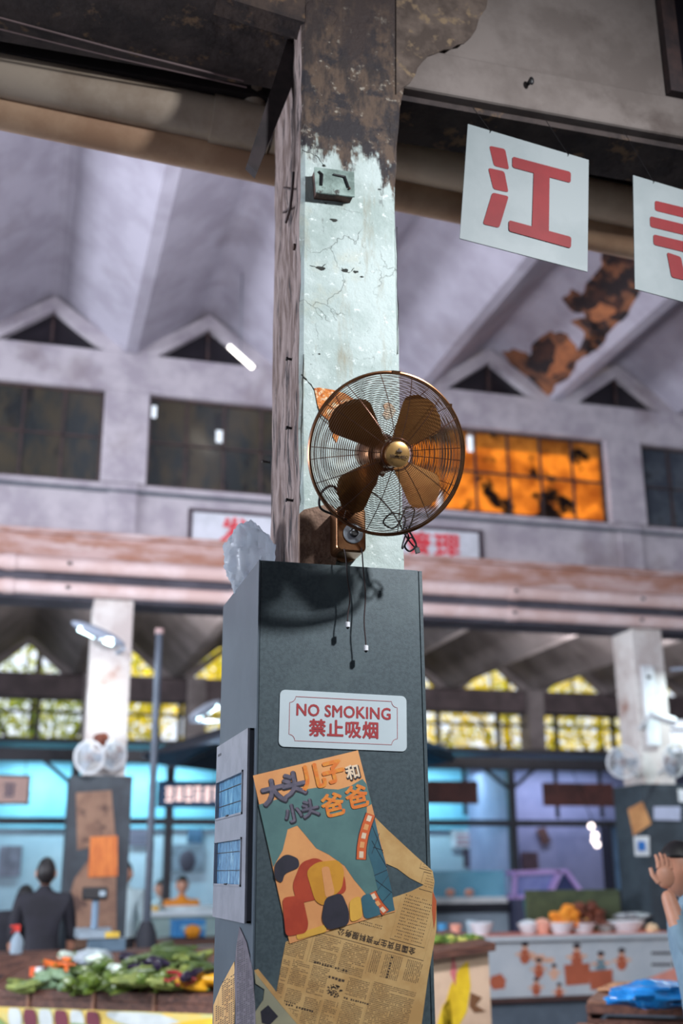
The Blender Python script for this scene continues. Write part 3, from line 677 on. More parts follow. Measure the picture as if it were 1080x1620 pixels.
# plain colour fields standing in for the picture
def art(name, pts, m, k=0): flat(name, rnd_poly(pts, 9, 5), m, ps, YL - .0004 * (k + 1), .0003)
art('red_field', [(476, 1364), (500, 1356), (545, 1384), (548, 1412), (470, 1430), (462, 1400)], mPR)
art('red_field', [(446, 1420), (478, 1416), (488, 1462), (484, 1476), (452, 1482)], mPR, 1)
art('mustard_field', [(484, 1378), (500, 1364), (536, 1360), (545, 1378), (540, 1408), (524, 1420), (512, 1434), (498, 1425)], mPY, 2)
art('peach_field', [(508, 1372), (520, 1370), (530, 1415), (515, 1422)], mPeach, 3)
art('dark_field', [(514, 1420), (540, 1412), (552, 1440), (552, 1463), (518, 1472), (508, 1455)], mPD, 3)
art('teal_field', [(570, 1418), (586, 1412), (600, 1436), (602, 1447), (576, 1455)], mTealD, 1)
art('yellow_field', [(552, 1424), (570, 1416), (574, 1452), (554, 1460)], M('poster_yellow', (234, 178, 72)), 2)
art('yellow_field', [(468, 1478), (515, 1462), (517, 1474), (470, 1487)], M('poster_yellow', (234, 178, 72)), 0)
art('dark_field', [(434, 1366), (452, 1350), (472, 1358), (474, 1372), (450, 1382), (446, 1398), (434, 1390)], mPD, 2)
pd = (166, -40)
for ch, x, y, s, m, bo in (('大', 432, 1252, .074, mPG, .003), ('头', 464, 1240, .074, mPG, .003), ('儿', 494, 1229, .078, mPO, .0032), ('子', 527, 1221, .070, mPO, .0032), ('和', 557, 1221, .044, M('poster_cream', (240, 214, 184)), .0012),
                           ('小', 463, 1286, .054, mPG, .0016), ('头', 490, 1278, .054, mPG, .0016), ('爸', 526, 1273, .070, mPO, .0022), ('爸', 564, 1260, .070, mPO, .0022)):
    if m is not mPO: text(ch, mPD, 'title_shadow', ps, xyframe(x + 1, y + 1.4, YL - .0005, pd), s, bo + .002, .0001)
    text(ch, m, 'title_character', ps, xyframe(x, y, YL - .001, pd), s, bo, .0001)

# torn papers near the bottom corner
YQ = CY0 - .0005
t = empty('torn_magazine_page', P(430, 1590, y=YQ), 'torn pale green page scrap curling at the lower front corner of the cladding', 'paper')
flat('page', [(402, 1535), (408, 1533), (430, 1560), (452, 1590), (480, 1625), (490, 1645), (402, 1645), (404, 1600), (416, 1582), (418, 1565), (404, 1556)], M('pale_green_page', (166, 160, 132), (150, 148, 126), 6, .7), t, YQ, .0015)
flat('edge', [(402, 1535), (408, 1533), (430, 1560), (452, 1590), (480, 1625), (474, 1625), (446, 1592), (425, 1566), (406, 1542)], mNews, t, YQ - .0015, .0003)
flat('photo', [(412, 1600), (424, 1590), (440, 1608), (426, 1622), (414, 1618)], mPD, t, YQ - .0016, .0003)
XL = CX0 - .0005
def flatx(name, pts, mat, parent, x, th=.0012): return MB().prism([P(a, b, x=x) for a, b in pts], (-th, 0, 0)).build(name, mat, parent)
t = empty('torn_newspaper', P(355, 1590, x=XL), 'small torn yellow newspaper scrap on the side face of the cladding', 'paper')
flatx('page', [(371, 1521), (372, 1560), (371, 1645), (338, 1645), (338, 1590), (350, 1560)], mNews, t, XL)
mb = MB()
for i in range(26):
    for k in range(9):
        x, y = 341 + k * 3.4, 1560 + i * 3.2 - k * 2.2
        if x < 350 and y < 1592: continue
        if random.random() > .12 and x < 370: mb.add([P(a, b, x=XL - .0014) for a, b in ((x, y), (x + 2.4, y - 1.5), (x + 2.4, y), (x, y + 1.5))], [(0, 1, 2, 3)])
ob = mb.build('body_print', mInk, t); ob['kind'] = 'stuff'
t = empty('torn_newspaper', P(388, 1560, x=XL), 'narrow torn grey newspaper scrap wrapped near the front corner of the cladding', 'paper')
mGN = M('grey_newsprint', (104, 98, 106), (88, 82, 92), 20, .8)
flatx('page', [(379, 1466), (390, 1490), (399, 1530), (404, 1600), (405, 1645), (374, 1645), (373, 1600), (371, 1540), (374, 1500)], mGN, t, XL - .0015)
mb = MB()
for i in range(44):
    for k in range(8):
        x, y = 375 + k * 3.4, 1490 + i * 3.4 - k * 1.6
        if random.random() > .15 and x < 377 + (y - 1470) * .25: mb.add([P(a, b, x=XL - .003) for a, b in ((x, y), (x + 2.2, y - 1.0), (x + 2.2, y + .6), (x, y + 1.6))], [(0, 1, 2, 3)])
ob = mb.build('body_print', M('grey_ink', (54, 50, 58)), t); ob['kind'] = 'stuff'
# bit of sticker on the right edge
t = MB().prism([P(a, b, y=CY0 - .001) for a, b in ((684, 1410), (690, 1425), (689, 1452), (686, 1470), (683, 1440))], (0, -.001, 0)).build('sticker_scrap', M('orange_sticker', (190, 90, 50)), None); tag(t, 'orange sticker scrap on the right edge of the cladding beside the newspaper', 'sticker')

# meter box on the left side
mt = empty('meter_box', (.63, 3.58, 1.465), 'grey metal meter box with two glazed openings on the cladding side', 'box')
mMet = M('meter_grey', (150, 152, 162), (138, 140, 150), 14, .4, metal=.2, bump=.05); mMetD = M('meter_edge', (70, 72, 80))
y0, y1, z0, z1 = 3.31, 3.86, 1.465, 2.008
WZ = ((1.765, 1.892), (1.562, 1.700)); wy0, wy1 = 3.37, 3.84
mb = MB(); zs = [z0, WZ[1][0], WZ[1][1], WZ[0][0], WZ[0][1], z1]
mb.box(.636, .642, y0, wy0, z0, z1).box(.636, .642, wy1, y1, z0, z1)
for a, b in ((z0, WZ[1][0]), (WZ[1][1], WZ[0][0]), (WZ[0][1], z1)): mb.box(.636, .642, wy0, wy1, a, b)
mb.build('door', mMet, mt)
mb = MB(); mb.box(.642, .657, y0, y0 + .006, z0, z1).box(.642, .657, y1 - .006, y1, z0, z1).box(.642, .657, y0, y1, z0, z0 + .006).box(.642, .657, y0, y1, z1 - .006, z1); mb.build('casing', mMetD, mt)
mRef = M('meter_glass_reflection', (104, 150, 186), (70, 108, 146), 22, .15, c3=(170, 214, 232), sc3=14, lo3=.56, hi3=.66, stretch=(1, 2.2, .8))  # blue reflections put into the glass colour as streaks
for a, b in WZ:
    f = empty('window', (.64, wy0, a)); f.parent = mt; f.location = WM[mt.name].inverted() @ V((.64, wy0, a))
    MB().box(.643, .646, wy0, wy1, a, b).build('glass', mRef, f)
    mb = MB(); e = .006
    mb.box(.632, .643, wy0, wy0 + e, a, b).box(.632, .643, wy1 - e, wy1, a, b).box(.632, .643, wy0, wy1, a, a + e).box(.632, .643, wy0, wy1, b - e, b); mb.build('window_rim', mMet, f)
    for q in (.33, .72): MB().box(.6405, .643, wy0, wy1, a + (b - a) * q - .001, a + (b - a) * q + .001).build('divider', mBlack, f)
    MB().box(.630, .634, (wy0 + wy1) / 2 - .02, (wy0 + wy1) / 2 + .02, a + .003, a + .008).build('latch', mBlack, f)
MB().box(.6352, .6362, 3.77, 3.83, 1.972, 1.980).build('maker_mark', mMetD, mt)

# crumpled clear plastic bag on top
def crumple(c, rx, ry, rz, seed, mat, name, amp=.25, seg=26, ring=16, parent=None):
    from mathutils import noise
    mb = MB(); mb.ball(c, rx, ry, rz, seg, ring)
    c = V(c)
    for i, v in enumerate(mb.v):
        dd = v - c; q = V((dd.x / rx, dd.y / ry, dd.z / rz)); nz = noise.noise(q * 2.1 + V((seed, 0, 0))) + .6 * abs(noise.noise(q * 5 + V((0, seed, 0)))) + .3 * noise.noise(q * 11)
        mb.v[i] = c + dd * (1 + amp * nz)
    return mb.build(name, mat, parent, 'bag' in name)
mBag = M('clear_plastic_film', (222, 230, 238), (222, 230, 240), 14, .2, alpha=.62, bump=.25, bsc=30, transl=.6, c3=(206, 216, 228), sc3=11)
mb_c = P(392, 862, y=3.72)
t = crumple((.70, 3.70, 2.64), .085, .075, .115, 3.3, mBag, 'plastic_bag', .26, 56, 36)
tag(t, 'crumpled clear plastic bag stuffed beside the main pillar on the cladding top', 'bag')

# ------------------------------------------------------------------ wall fan
FC = P(613, 718, y=2.95); ta = math.radians(21)
AX = V((.03, -math.cos(ta), -math.sin(ta))).normalized(); RT = V((1, 0, 0)); RT = (RT - AX * RT.dot(AX)).normalized(); UP = RT.cross(AX) * -1
if UP.z < 0: UP = -UP
fan = empty('wall_fan', (.93, 3.34, 2.52), 'bronze wall fan with round wire cage mounted on the main pillar', 'fan')
mBr = M('bronze_metal', (150, 108, 76), (130, 90, 62), 12, .28, metal=.9)
mBrD = M('dark_bronze_wire', (120, 88, 76), (92, 66, 60), 30, .3, metal=.85)
mBrB = M('bronze_blade', (150, 104, 58), (132, 88, 48), 5, .36, metal=.75)
mGold = M('gold_hub', (214, 170, 108), (200, 152, 94), 12, .36, metal=.7)
def fp(r, a, h): return FC + RT * (r * math.cos(a)) + UP * (r * math.sin(a)) + AX * h
R0 = .236
hf = lambda r: .072 * (1 - (r / R0) ** 2.6) + .012
hb = lambda r: -.012 - .085 * (1 - (r / R0) ** 4)
MB().tube([fp(R0 + .003, 2 * math.pi * k / 120, .006) for k in range(120)], .0042, 8, closed=True).build('front_rim', mBr, fan, True)
MB().tube([fp(R0 + .002, 2 * math.pi * k / 120, -.006) for k in range(120)], .0048, 8, closed=True).build('rear_rim', mBrD, fan, True)
fg = MB().tube([fp(.046, 2 * math.pi * k / 60, hf(.046)) for k in range(60)], .002, 6, closed=True).build('front_guard', mBrD, fan, True)
rg = MB().tube([fp(.06, 2 * math.pi * k / 60, hb(.06)) for k in range(60)], .002, 6, closed=True).build('rear_guard', mBrD, fan, True)
nr_ = 34
for i in range(nr_):
    r = .050 + (R0 - .052) * i / (nr_ - 1) 
    MB().tube([fp(r, 2 * math.pi * k / 90, hf(r)) for k in range(90)],   .0012, 4, closed=True).build('guard_ring', mBr, fg, True)
for i in range(26):
    r = .066 + (R0 - .066) * i / 25
    MB().tube([fp(r, 2 * math.pi * k / 80, hb(r)) for k in range(80)], .0011, 4, closed=True).build('guard_ring', mBrD, rg, True)
for a in (0, 32, 52, 78, 102, 128, 148, 180, 206, 232, 258, 282, 308, 332):
    aa = math.radians(a); MB().tube([fp(r, aa, hf(r) - .0015) for r in [.04 + (R0 - .04) * k / 10 for k in range(11)]], .0014, 5).build('guard_spoke', mBrD, fg)
    if a % 4 == 0: MB().tube([fp(r, aa + .16, hb(r) + .0015) for r in [.05 + (R0 - .05) * k / 10 for k in range(11)]], .0013, 5).build('guard_spoke', mBrD, rg)
MB().box(0, 0, 0, 0, 0, 0) if False else None
MB().obox(fp(R0 + .004, math.pi / 2, 0), RT * .012, UP * .004, AX * .012).build('rim_clip', mBr, fan)
MB().obox(fp(R0 + .004, math.radians(42), 0), RT * .005, UP * .005, AX * .012).build('rim_clip', mBr, fan)
hub = MB().lathe([(.0363, 0), (.0375, .006), (.036, .013), (.028, .0175), (.015, .0195), (0.0, .0202)], fp(0, 0, hf(0) - .004), AX, 36).build('hub_cap', mGold, fan, True)
mEng = M('engraved_dark', (60, 40, 24))
hm = Matrix(((RT.x, UP.x, AX.x, 0), (RT.y, UP.y, AX.y, 0), (RT.z, UP.z, AX.z, 0), (0, 0, 0, 1)))
q = fp(0, 0, hf(0) + .0166); hm2 = hm.copy(); q2 = q - UP * .006; hm2.translation = q2
text('XINRUIZO', mEng, 'hub_lettering', hub, hm2, .0115, .0004, .002, spacing=1.05)
for (dx, dy, sx_, sy_) in ((0, .012, .004, .007), (-.005, .009, .004, .004), (.005, .009, .004, .004)): MB().ball(q + RT * dx + UP * dy + AX * .0005, sx_, .002, sy_, 10, 6).build('hub_emblem', mEng, hub)
MB().obox(q + UP * .0015 + AX * .004, RT * .007, UP * .0007, AX * .001).build('hub_emblem', mEng, hub)
def blade(a0):
    mb = MB(); vs = []; fs = []; nr2, nt_ = 12, 9; rr = [.030 + (.206 - .030) * i / nr2 for i in range(nr2 + 1)]
    for sgn in (0, 1):
        for i, r in enumerate(rr):
            f = i / nr2; wl = .018 + .062 * min(1, f * 1.4) ** 1.0; wr = .018 + .052 * min(1, f * 1.3)
            cut = math.sqrt(max(0, 1 - max(0, (f - .62) / .38) ** 2)); wl *= max(.12, cut); wr *= max(.10, cut)
            sk = .020 * f
            for k in range(nt_ + 1):
                t_ = -wl + (wl + wr) * k / nt_ + sk
                tw = math.radians(26 - 8 * f); q = fp(0, 0, 0) + (RT * math.cos(a0) + UP * math.sin(a0)) * r + (RT * -math.sin(a0) + UP * math.cos(a0)) * t_ * math.cos(tw) + AX * (t_ * math.sin(tw) * -1 + .004 * math.cos(t_ * 20) - .002 + sgn * .0015)
                vs.append(q)
    w_ = nt_ + 1; n1 = (nr2 + 1) * w_
    for i in range(nr2):
        for k in range(nt_):
            a = i * w_ + k; fs.append((a, a + 1, a + w_ + 1, a + w_)); fs.append((n1 + a, n1 + a + w_, n1 + a + w_ + 1, n1 + a + 1))
    ed = [k for k in range(w_)] + [i * w_ + nt_ for i in range(1, nr2 + 1)] + [nr2 * w_ + k for k in range(nt_ - 1, -1, -1)] + [i * w_ for i in range(nr2 - 1, 0, -1)]
    for i in range(len(ed)): a, b = ed[i], ed[(i + 1) % len(ed)]; fs.append((a, b, n1 + b, n1 + a))
    mb.add(vs, fs); return mb
for a in (135, 45, -45, -135): blade(math.radians(a + 4)).build('blade', mBrB, fan, True)
MB().lathe([(.04, -.02), (.042, .01), (.036, .03), (0, .034)], FC, AX, 28).build('blade_hub', mBr, fan, True)
MB().lathe([(.0, -.175), (.035, -.172), (.054, -.155), (.06, -.13), (.06, -.05), (.052, -.03), (0, -.028)], FC, AX, 28).build('motor_housing', mBr, fan, True)
m_ = FC - AX * .11
MB().tube([m_, m_ + V((-.01, .03, -.08)), V((.943, 3.28, 2.69)), V((.943, 3.29, 2.64))], [.022, .022, .02, .022], 14).build('neck', mBr, fan, True)
MB().tube([m_ + V((-.03, 0, -.03)), m_ + V((.03, 0, -.05))], .025, 14).build('tilt_joint', mBrD, fan, True)
bs = MB(); prof = rrect(.096, .15, .018, 4); bs.prism([V((.943 + a, 3.25, 2.628 + b)) for a, b in prof], (0, .095, 0)); bs.build('base_box', mBr, fan, bevel=.006)
MB().lathe([(.058, 0), (.058, .012), (.05, .016), (0, .016)], (.945, 3.35, 2.60), (0, -1, 0), 32).build('wall_plate', mBr, fan, True)
kb = MB().lathe([(.032, 0), (.032, .004), (.029, .006), (.013, .0065)], (.948, 3.25, 2.612), (0, -1, 0), 30).build('speed_dial', M('dial_grey', (190, 198, 206), (176, 184, 194), 9, .3, metal=.3), fan, True)
MB().lathe([(.014, .004), (.014, .016), (.011, .020), (0, .02)], (.948, 3.25, 2.612), (0, -1, 0), 22).build('knob', mBlack, kb, True)
MB().ball((.944, 3.229, 2.617), .003).build('knob_mark', mWhite, kb)
for (x0, y0_, x1, y1_, b0) in ((545, 868, 551, 985, 7), (572, 866, 576, 1022, 3)):
    n = 16; pts = []
    for k in range(n + 1):
        f = k / n; pts.append(P(x0 + (x1 - x0) * f + 2.2 * math.sin(f * 11 + b0) * f + 3 * math.sin(f * 3), y0_ + (y1_ - y0_) * f, y=3.235))
    pts[0].y = 3.24
    c_ = MB().tube(pts, .0021, 6).build('pull_cord', M('brown_cord', (50, 34, 36)), fan)
    q = pts[-1]; MB().lathe([(.005, 0), (.0072, -.001), (.0072, -.016), (.0052, -.017), (0, -.0171)], q + V((0, 0, .002)), (0, 0, 1), 14).build('bead', M('bead_white', (226, 226, 232)), c_, True)
    MB().lathe([(.0045, 0), (.005, -.004), (.002, -.008), (0, -.008)], q + V((0, 0, -.012)), (0, 0, 1), 14).build('bead_tip', mBlack, c_, True)
# power cable: big loop at the left, twisted loops on the right
mCab = M('black_cable', (22, 20, 24), (30, 28, 32), 10, .4)
pts = [P(a, b, y=yy) for a, b, yy in ((548, 800, 3.12), (528, 770, 3.08), (512, 775, 3.08), (505, 790, 3.1), (508, 805, 3.12), (530, 815, 3.15), (548, 822, 3.18))]
def smooth_pts(p, n=6):
    out = []
    for i in range(len(p) - 1):
        a, b, c, d = p[max(i - 1, 0)], p[i], p[i + 1], p[min(i + 2, len(p) - 1)]
        for k in range(n):
            t = k / n; out.append(.5 * ((2 * b) + (c - a) * t + (2 * a - 5 * b + 4 * c - d) * t * t + (3 * b - a - 3 * c + d) * t ** 3))
    out.append(p[-1]); return out
MB().tube(smooth_pts(pts), .0038, 8).build('cable', mCab, fan, True)
t = empty('power_cord', P(640, 830, y=3.16), 'bundled black power cord tied beneath the right side of the fan', 'cord')
pts = [P(a, b, y=yy) for a, b, yy in ((560, 770, 3.14), (590, 780, 3.14), (612, 800, 3.14), (628, 822, 3.14), (640, 845, 3.14), (652, 862, 3.15), (660, 868, 3.16), (650, 850, 3.15), (636, 868, 3.14), (640, 850, 3.14), (650, 828, 3.13), (655, 806, 3.12), (642, 804, 3.12), (632, 826, 3.14), (620, 836, 3.14), (606, 826, 3.13), (620, 812, 3.12), (640, 818, 3.12), (638, 838, 3.13))]
MB().tube(smooth_pts(pts), .0026, 7).build('cord_loop', mCab, t, True)
pts = [P(a, b, y=yy) for a, b, yy in ((640, 838, 3.15), (646, 850, 3.14), (640, 864, 3.14), (648, 872, 3.14), (658, 862, 3.14), (650, 845, 3.14), (642, 835, 3.15))]
MB().tube(smooth_pts(pts), .003, 7).build('cord_loop', mCab, t, True)
MB().obox(P(660, 871, y=3.15), (.006, 0, .002), (0, .006, 0), (-.002, 0, .008)).build('plug', mCab, t)

# ------------------------------------------------------------------ hanging letter boards
mBoard = M('letter_board', (122, 128, 130), (113, 120, 122), 3, .55, spec=.3)
mLR = M('letter_red', (112, 27, 31), (104, 24, 28), 6, .6, spec=.2)
YB_ = 3.2
def zpx(x, y): return (720 + x / 3, 180 + y / 3)
def board(corners, strokes, name, lab, hooks):
    t = empty(name, (P(*corners[0], y=YB_) + P(*corners[2], y=YB_)) / 2 if len(corners[0]) == 2 else corners[0], lab, 'sign', 'hanging letter boards along the beam')
    MB().prism([P(*c, y=YB_) for c in corners], (0, .004, 0)).build('panel', mBoard, t)
    for k, s in enumerate(strokes): flat('stroke', rnd_poly([zpx(*q) for q in s], 4), mLR, t, YB_ - .0002 - .0004 * k, .0012)
    for h in hooks:
        q = P(*h, y=YB_); MB().tube([q + V((0, 0, -.012)), q + V((.004, -.004, -.006)), q + V((0, 0, .002)), V((q.x, 3.36, 4.40))], .0013, 5).build('hook_wire', mBlack, t)
board([(740, 196), (931, 253), (929, 430), (727, 377)], [[(160, 152), (236, 168), (255, 266), (183, 248)], [(155, 257), (232, 274), (252, 374), (180, 358)], [(175, 374), (253, 392), (208, 542), (130, 524)],
      [(270, 203), (548, 277), (547, 329), (270, 255)], [(372, 262), (447, 285), (443, 590), (362, 568)], [(253, 505), (550, 585), (548, 639), (253, 557)]], 'letter_board', 'square pale board with a complete red Chinese character hanging under the beam', [(774, 206), (897, 243)])
board([(1001, 277), (1190, 333), (1188, 506), (1004, 457)], [[(945, 412), (1330, 505), (1330, 555), (946, 460)], [(922, 486), (1360, 592), (1360, 642), (924, 537)], [(938, 572), (1340, 668), (1340, 718), (940, 622)],
      [(1002, 657), (1070, 680), (1092, 792), (1025, 776)], [(1100, 690), (1350, 750), (1350, 800), (1100, 740)], [(1235, 700), (1295, 715), (1290, 900), (1235, 885)], [(1090, 420), (1150, 434), (1130, 670), (1080, 660)]], 'letter_board', 'square pale board cut off by the picture edge, red strokes stacked in bars', [(1032, 286), (1150, 320)])
# ------------------------------------------------------------------ trees outside
def leaf_mat(name, a, b, e):
    m = M(name, a, b, .9, .6, transl=.6, lo=.4, hi=.6, c3=e, sc3=2.5, lo3=.5, hi3=.6); return m
mLeafY = leaf_mat('yellow_leaves', (248, 224, 60), (226, 214, 50), (190, 196, 50))
mLeafG = leaf_mat('green_leaves', (150, 170, 70), (196, 196, 70), (96, 130, 60))
mBark = M('bark', (70, 58, 48), (50, 42, 36), 10, .9)
def tree(x, y, mat, seed, n=2600, h=6.5):
    r = random.Random(seed); t = empty('tree', (x, y, 0), 'yellow-leaved tree outside the far aisle windows' if mat is mLeafY else 'greener tree outside the far aisle windows on the left', 'tree', 'trees behind the far aisle windows')
    MB().tube([(x, y, 0), (x + .1, y, 2.2), (x - .05, y + .1, 4.4), (x, y, 6)], [.16, .13, .09, .04], 8).tube([(x, y, 2.6), (x + .9, y - .4, 4.4)], [.07, .03], 6).tube([(x, y, 3), (x - .9, y - .3, 4.8)], [.07, .03], 6).build('trunk', mBark, t, True)
    mb = MB(); cl = [(x + r.uniform(-1.6, 1.6), y + r.uniform(-1, 1), r.uniform(2.6, h)) for _ in range(46)]
    for _ in range(n):
        c = r.choice(cl); p = V(c) + V((r.gauss(0, .30), r.gauss(0, .30), r.gauss(0, .26))); a = V((r.gauss(0, 1), r.gauss(0, 1), r.gauss(0, 1))).normalized(); b = a.orthogonal().normalized(); s = r.uniform(.06, .10)
        mb.add([p - a * s, p + b * s * .6, p + a * s, p - b * s * .6], [(0, 1, 2, 3)])
    o = mb.v and MB(); me = bpy.data.meshes.new('leaves'); inv = WM[t.name].inverted(); me.from_pydata([tuple(inv @ v) for v in mb.v], [], mb.f); me.materials.append(mat)
    o = bpy.data.objects.new('leaves', me); COL.objects.link(o); o.parent = t; o['kind'] = 'stuff'
for i, (x, y) in enumerate(((-2.4, 22.6), (.2, 22.2), (2.6, 22.8), (5, 22.3), (7.6, 22.4), (9.9, 22.2), (12.4, 22.8))):
    tree(x, y, mLeafG if i < 2 else mLeafY, i, 2600 if i < 2 else 4000)
struct(MB().box(-10, 18, 27.5, 27.7, 0, 2.6), 'wall_garden', mAisle)

# ------------------------------------------------------------------ market stalls at the back
YS2, YB2 = 16.0, 17.8
mCyan = M('stall_blue_wall', (120, 186, 208), (108, 174, 198), 2, .5)
mPale = M('stall_pale_wall', (168, 190, 204), (154, 178, 194), 2, .6)
mLilac = M('stall_lilac_wall', (142, 146, 178), (128, 134, 166), 2, .6)
mStallF = M('stall_frame', (26, 28, 38), (34, 36, 46), 8, .5)
struct(MB().box(-3, 7.1, YB2, YB2 + .1, 0, 3.3), 'wall_stall_left', mPale)
struct(MB().box(-3, 7.1, YB2 - .06, YB2 - .01, 2.25, 3.3), 'wall_stall_upper', mCyan)
struct(MB().box(7.1, 13, YB2, YB2 + .1, 0, 3.3), 'wall_stall_right', mLilac)
struct(MB().box(7.08, 7.16, YS2 + .1, YB2, 0, 3.1), 'wall_stall_partition', mLilac)
struct(MB().box(3.96, 4.04, YS2 + .1, YB2, 0, 3.1), 'wall_stall_divider', mPale)
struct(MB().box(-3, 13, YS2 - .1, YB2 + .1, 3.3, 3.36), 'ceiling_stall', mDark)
sf_ = empty('steel_portal', (4, YS2, 0), 'black steel post and beam frame along the front of the back stalls', 'frame')
MB().box(-3, 13, YS2 - .06, YS2 + .06, 3.05, 3.22).build('top_beam', mStallF, sf_); MB().box(-3, 13, YS2 - .04, YS2 + .04, 2.23, 2.32).build('middle_beam', mStallF, sf_)
for x in (-.95, .72, 2.0, 3.96, 5.5, 7.08, 9.4): MB().box(x - .055, x + .055, YS2 - .05, YS2 + .05, 0, 3.05).build('post', mStallF, sf_)
for x in (7.08,):
    for s in (-1, 1): MB().bar((x, YS2, 2.75), (x + s * .4, YS2, 3.06), .05, .05).build('brace', mStallF, sf_)
MB().bar((.72, YS2, 2.72), (.3, YS2, 3.06), .05, .05).build('brace', mStallF, sf_)
for (x0, x1, z, c, p) in ((-.2, .6, 3.1, (.6, .9, 1.0), 50), (1.0, 2.7, 3.1, (.6, .9, 1.0), 95), (5.3, 6.9, 3.1, (.58, .9, 1.0), 66), (7.5, 9.5, 3.1, (.7, .76, 1.0), 50)):
    t = empty('tube_light', ((x0 + x1) / 2, YB2 - .5, 3.14), 'cool tube light under the canopy of the %s back stall' % ('leftmost' if x0 < 0 else 'second' if x0 < 2 else 'blue-lit right' if x0 < 6 else 'lilac'), 'lamp')
    MB().tube([(x0, YB2 - .5, 3.22), (x1, YB2 - .5, 3.22)], .02, 8).build('tube', M('tube_glow', (170, 232, 255), emit=4), t, True); MB().box(x0, x1, YB2 - .53, YB2 - .47, 3.245, 3.3).build('batten', mWhite, t)
    area('stall_tube_glow', ((x0 + x1) / 2, YB2 - .6, 3.18), ((x0 + x1) / 2, YB2 - .25, 0), x1 - x0, .08, p * .62, c)
# vertical lights on the left bay
def boxpx(mb, px0, px1, py0, py1, y, th, off=0):
    a = P(px0, py0, y=y); b = P(px1, py1, y=y); return mb.box(min(a.x, b.x), max(a.x, b.x), y, y + th, min(a.z, b.z), max(a.z, b.z))
def panel(name, px0, px1, py0, py1, y, mat, lab, cat, th=.03, frame=None, group=None):
    t = empty(name, P((px0 + px1) / 2, py1, y=y), lab, cat, group); boxpx(MB(), px0, px1, py0, py1, y, th).build('board', mat, t)
    if name == 'tall_cabinet': a, b = P(px0, py0, y=y), P(px1, py1, y=y); MB().box(a.x, b.x, y, y + th, 0, b.z - .026).build('cabinet_base', mStallF, t)
    if frame:
        a, b = P(px0, py0, y=y), P(px1, py1, y=y); e = .025; x0, x1, z0, z1 = a.x, b.x, b.z, a.z
        MB().box(x0 - e, x0, y - .01, y + th + .01, z0 - e, z1 + e).box(x1, x1 + e, y - .01, y + th + .01, z0 - e, z1 + e).box(x0, x1, y - .01, y + th + .01, z1, z1 + e).box(x0, x1, y - .01, y + th + .01, z0 - e, z0).build('frame', frame, t)
    return t
mPink = M('board_pink', (212, 178, 168), (200, 166, 156), 4, .6)
t = panel('stall_sign', -22, 43, 1228, 1270, YS2 - .12, mPink, 'pinkish framed stall sign hanging at the far left of the back stalls', 'sign', frame=mBlack)
def glyph_blur(x, y, w, h, mat, nm, k):
    """an unreadable far character: a few crossed strokes"""
    rr = random.Random(k); c = P(x, y, y=YS2 - .128); mb = MB()
    for i in range(3): z = h * (.42 - .42 * i) + rr.uniform(-.01, .01); mb.box(c.x - w * rr.uniform(.35, .5), c.x + w * rr.uniform(.35, .5), c.y - .002, c.y, c.z + z - h * .07, c.z + z + h * .07)
    for i in range(2): xx = w * (-.25 + .5 * i) * rr.uniform(.6, 1.2); mb.box(c.x + xx - w * .08, c.x + xx + w * .08, c.y - .004, c.y - .0022, c.z - h * .5, c.z + h * .5)
    return mb.build(nm, mat, t)
glyph_blur(15, 1250, .15, .18, M('ink_grey', (96, 96, 118)), 'sign_character', 1)
for xx in (-22, 40): q = P(xx, 1228, y=YS2 - .11); MB().tube([q, V((q.x, q.y + .02, 3.1))], .006, 5).build('hanger', mBlack, t)
t = panel('stall_sign', 252, 352, 1238, 1275, YS2 - .12, M('sign_deep_blue', (26, 78, 116), (22, 66, 100), 3, .5), 'deep blue stall sign with glowing pink characters left of the main pillar', 'sign', frame=mStallF)
for k in range(6): glyph_blur(268 + k * 15, 1256, .11, .19, M('sign_glow_pink', (255, 222, 214), emit=1.3), 'glowing_character', k + 3)
for xx in (258, 340): q = P(xx, 1238, y=YS2 - .11); MB().tube([q, V((q.x, q.y + .02, 3.1))], .006, 5).build('hanger', mBlack, t)
mBrownS = M('dark_red_board', (84, 48, 44), (66, 38, 36), 5, .6)
for (a, b, c, d, lab) in ((640, 757, 1234, 1272, 'dark red blank board hanging in front of the blue-lit stall'), (858, 972, 1238, 1276, 'dark brown blank board hanging in front of the lilac stall')):
    t = panel('hanging_board', a, b, c, d, YS2 - .12, mBrownS, lab, 'board')
    for xx in (a + 22, b - 22): p0 = P(xx, c, y=YS2 - .1); p1 = P(xx, d + 18, y=YS2 - .1); MB().box(p0.x - .03, p0.x + .03, YS2 - .085, YS2 - .06, p1.z, 3.1).build('hanger', mStallF, t)
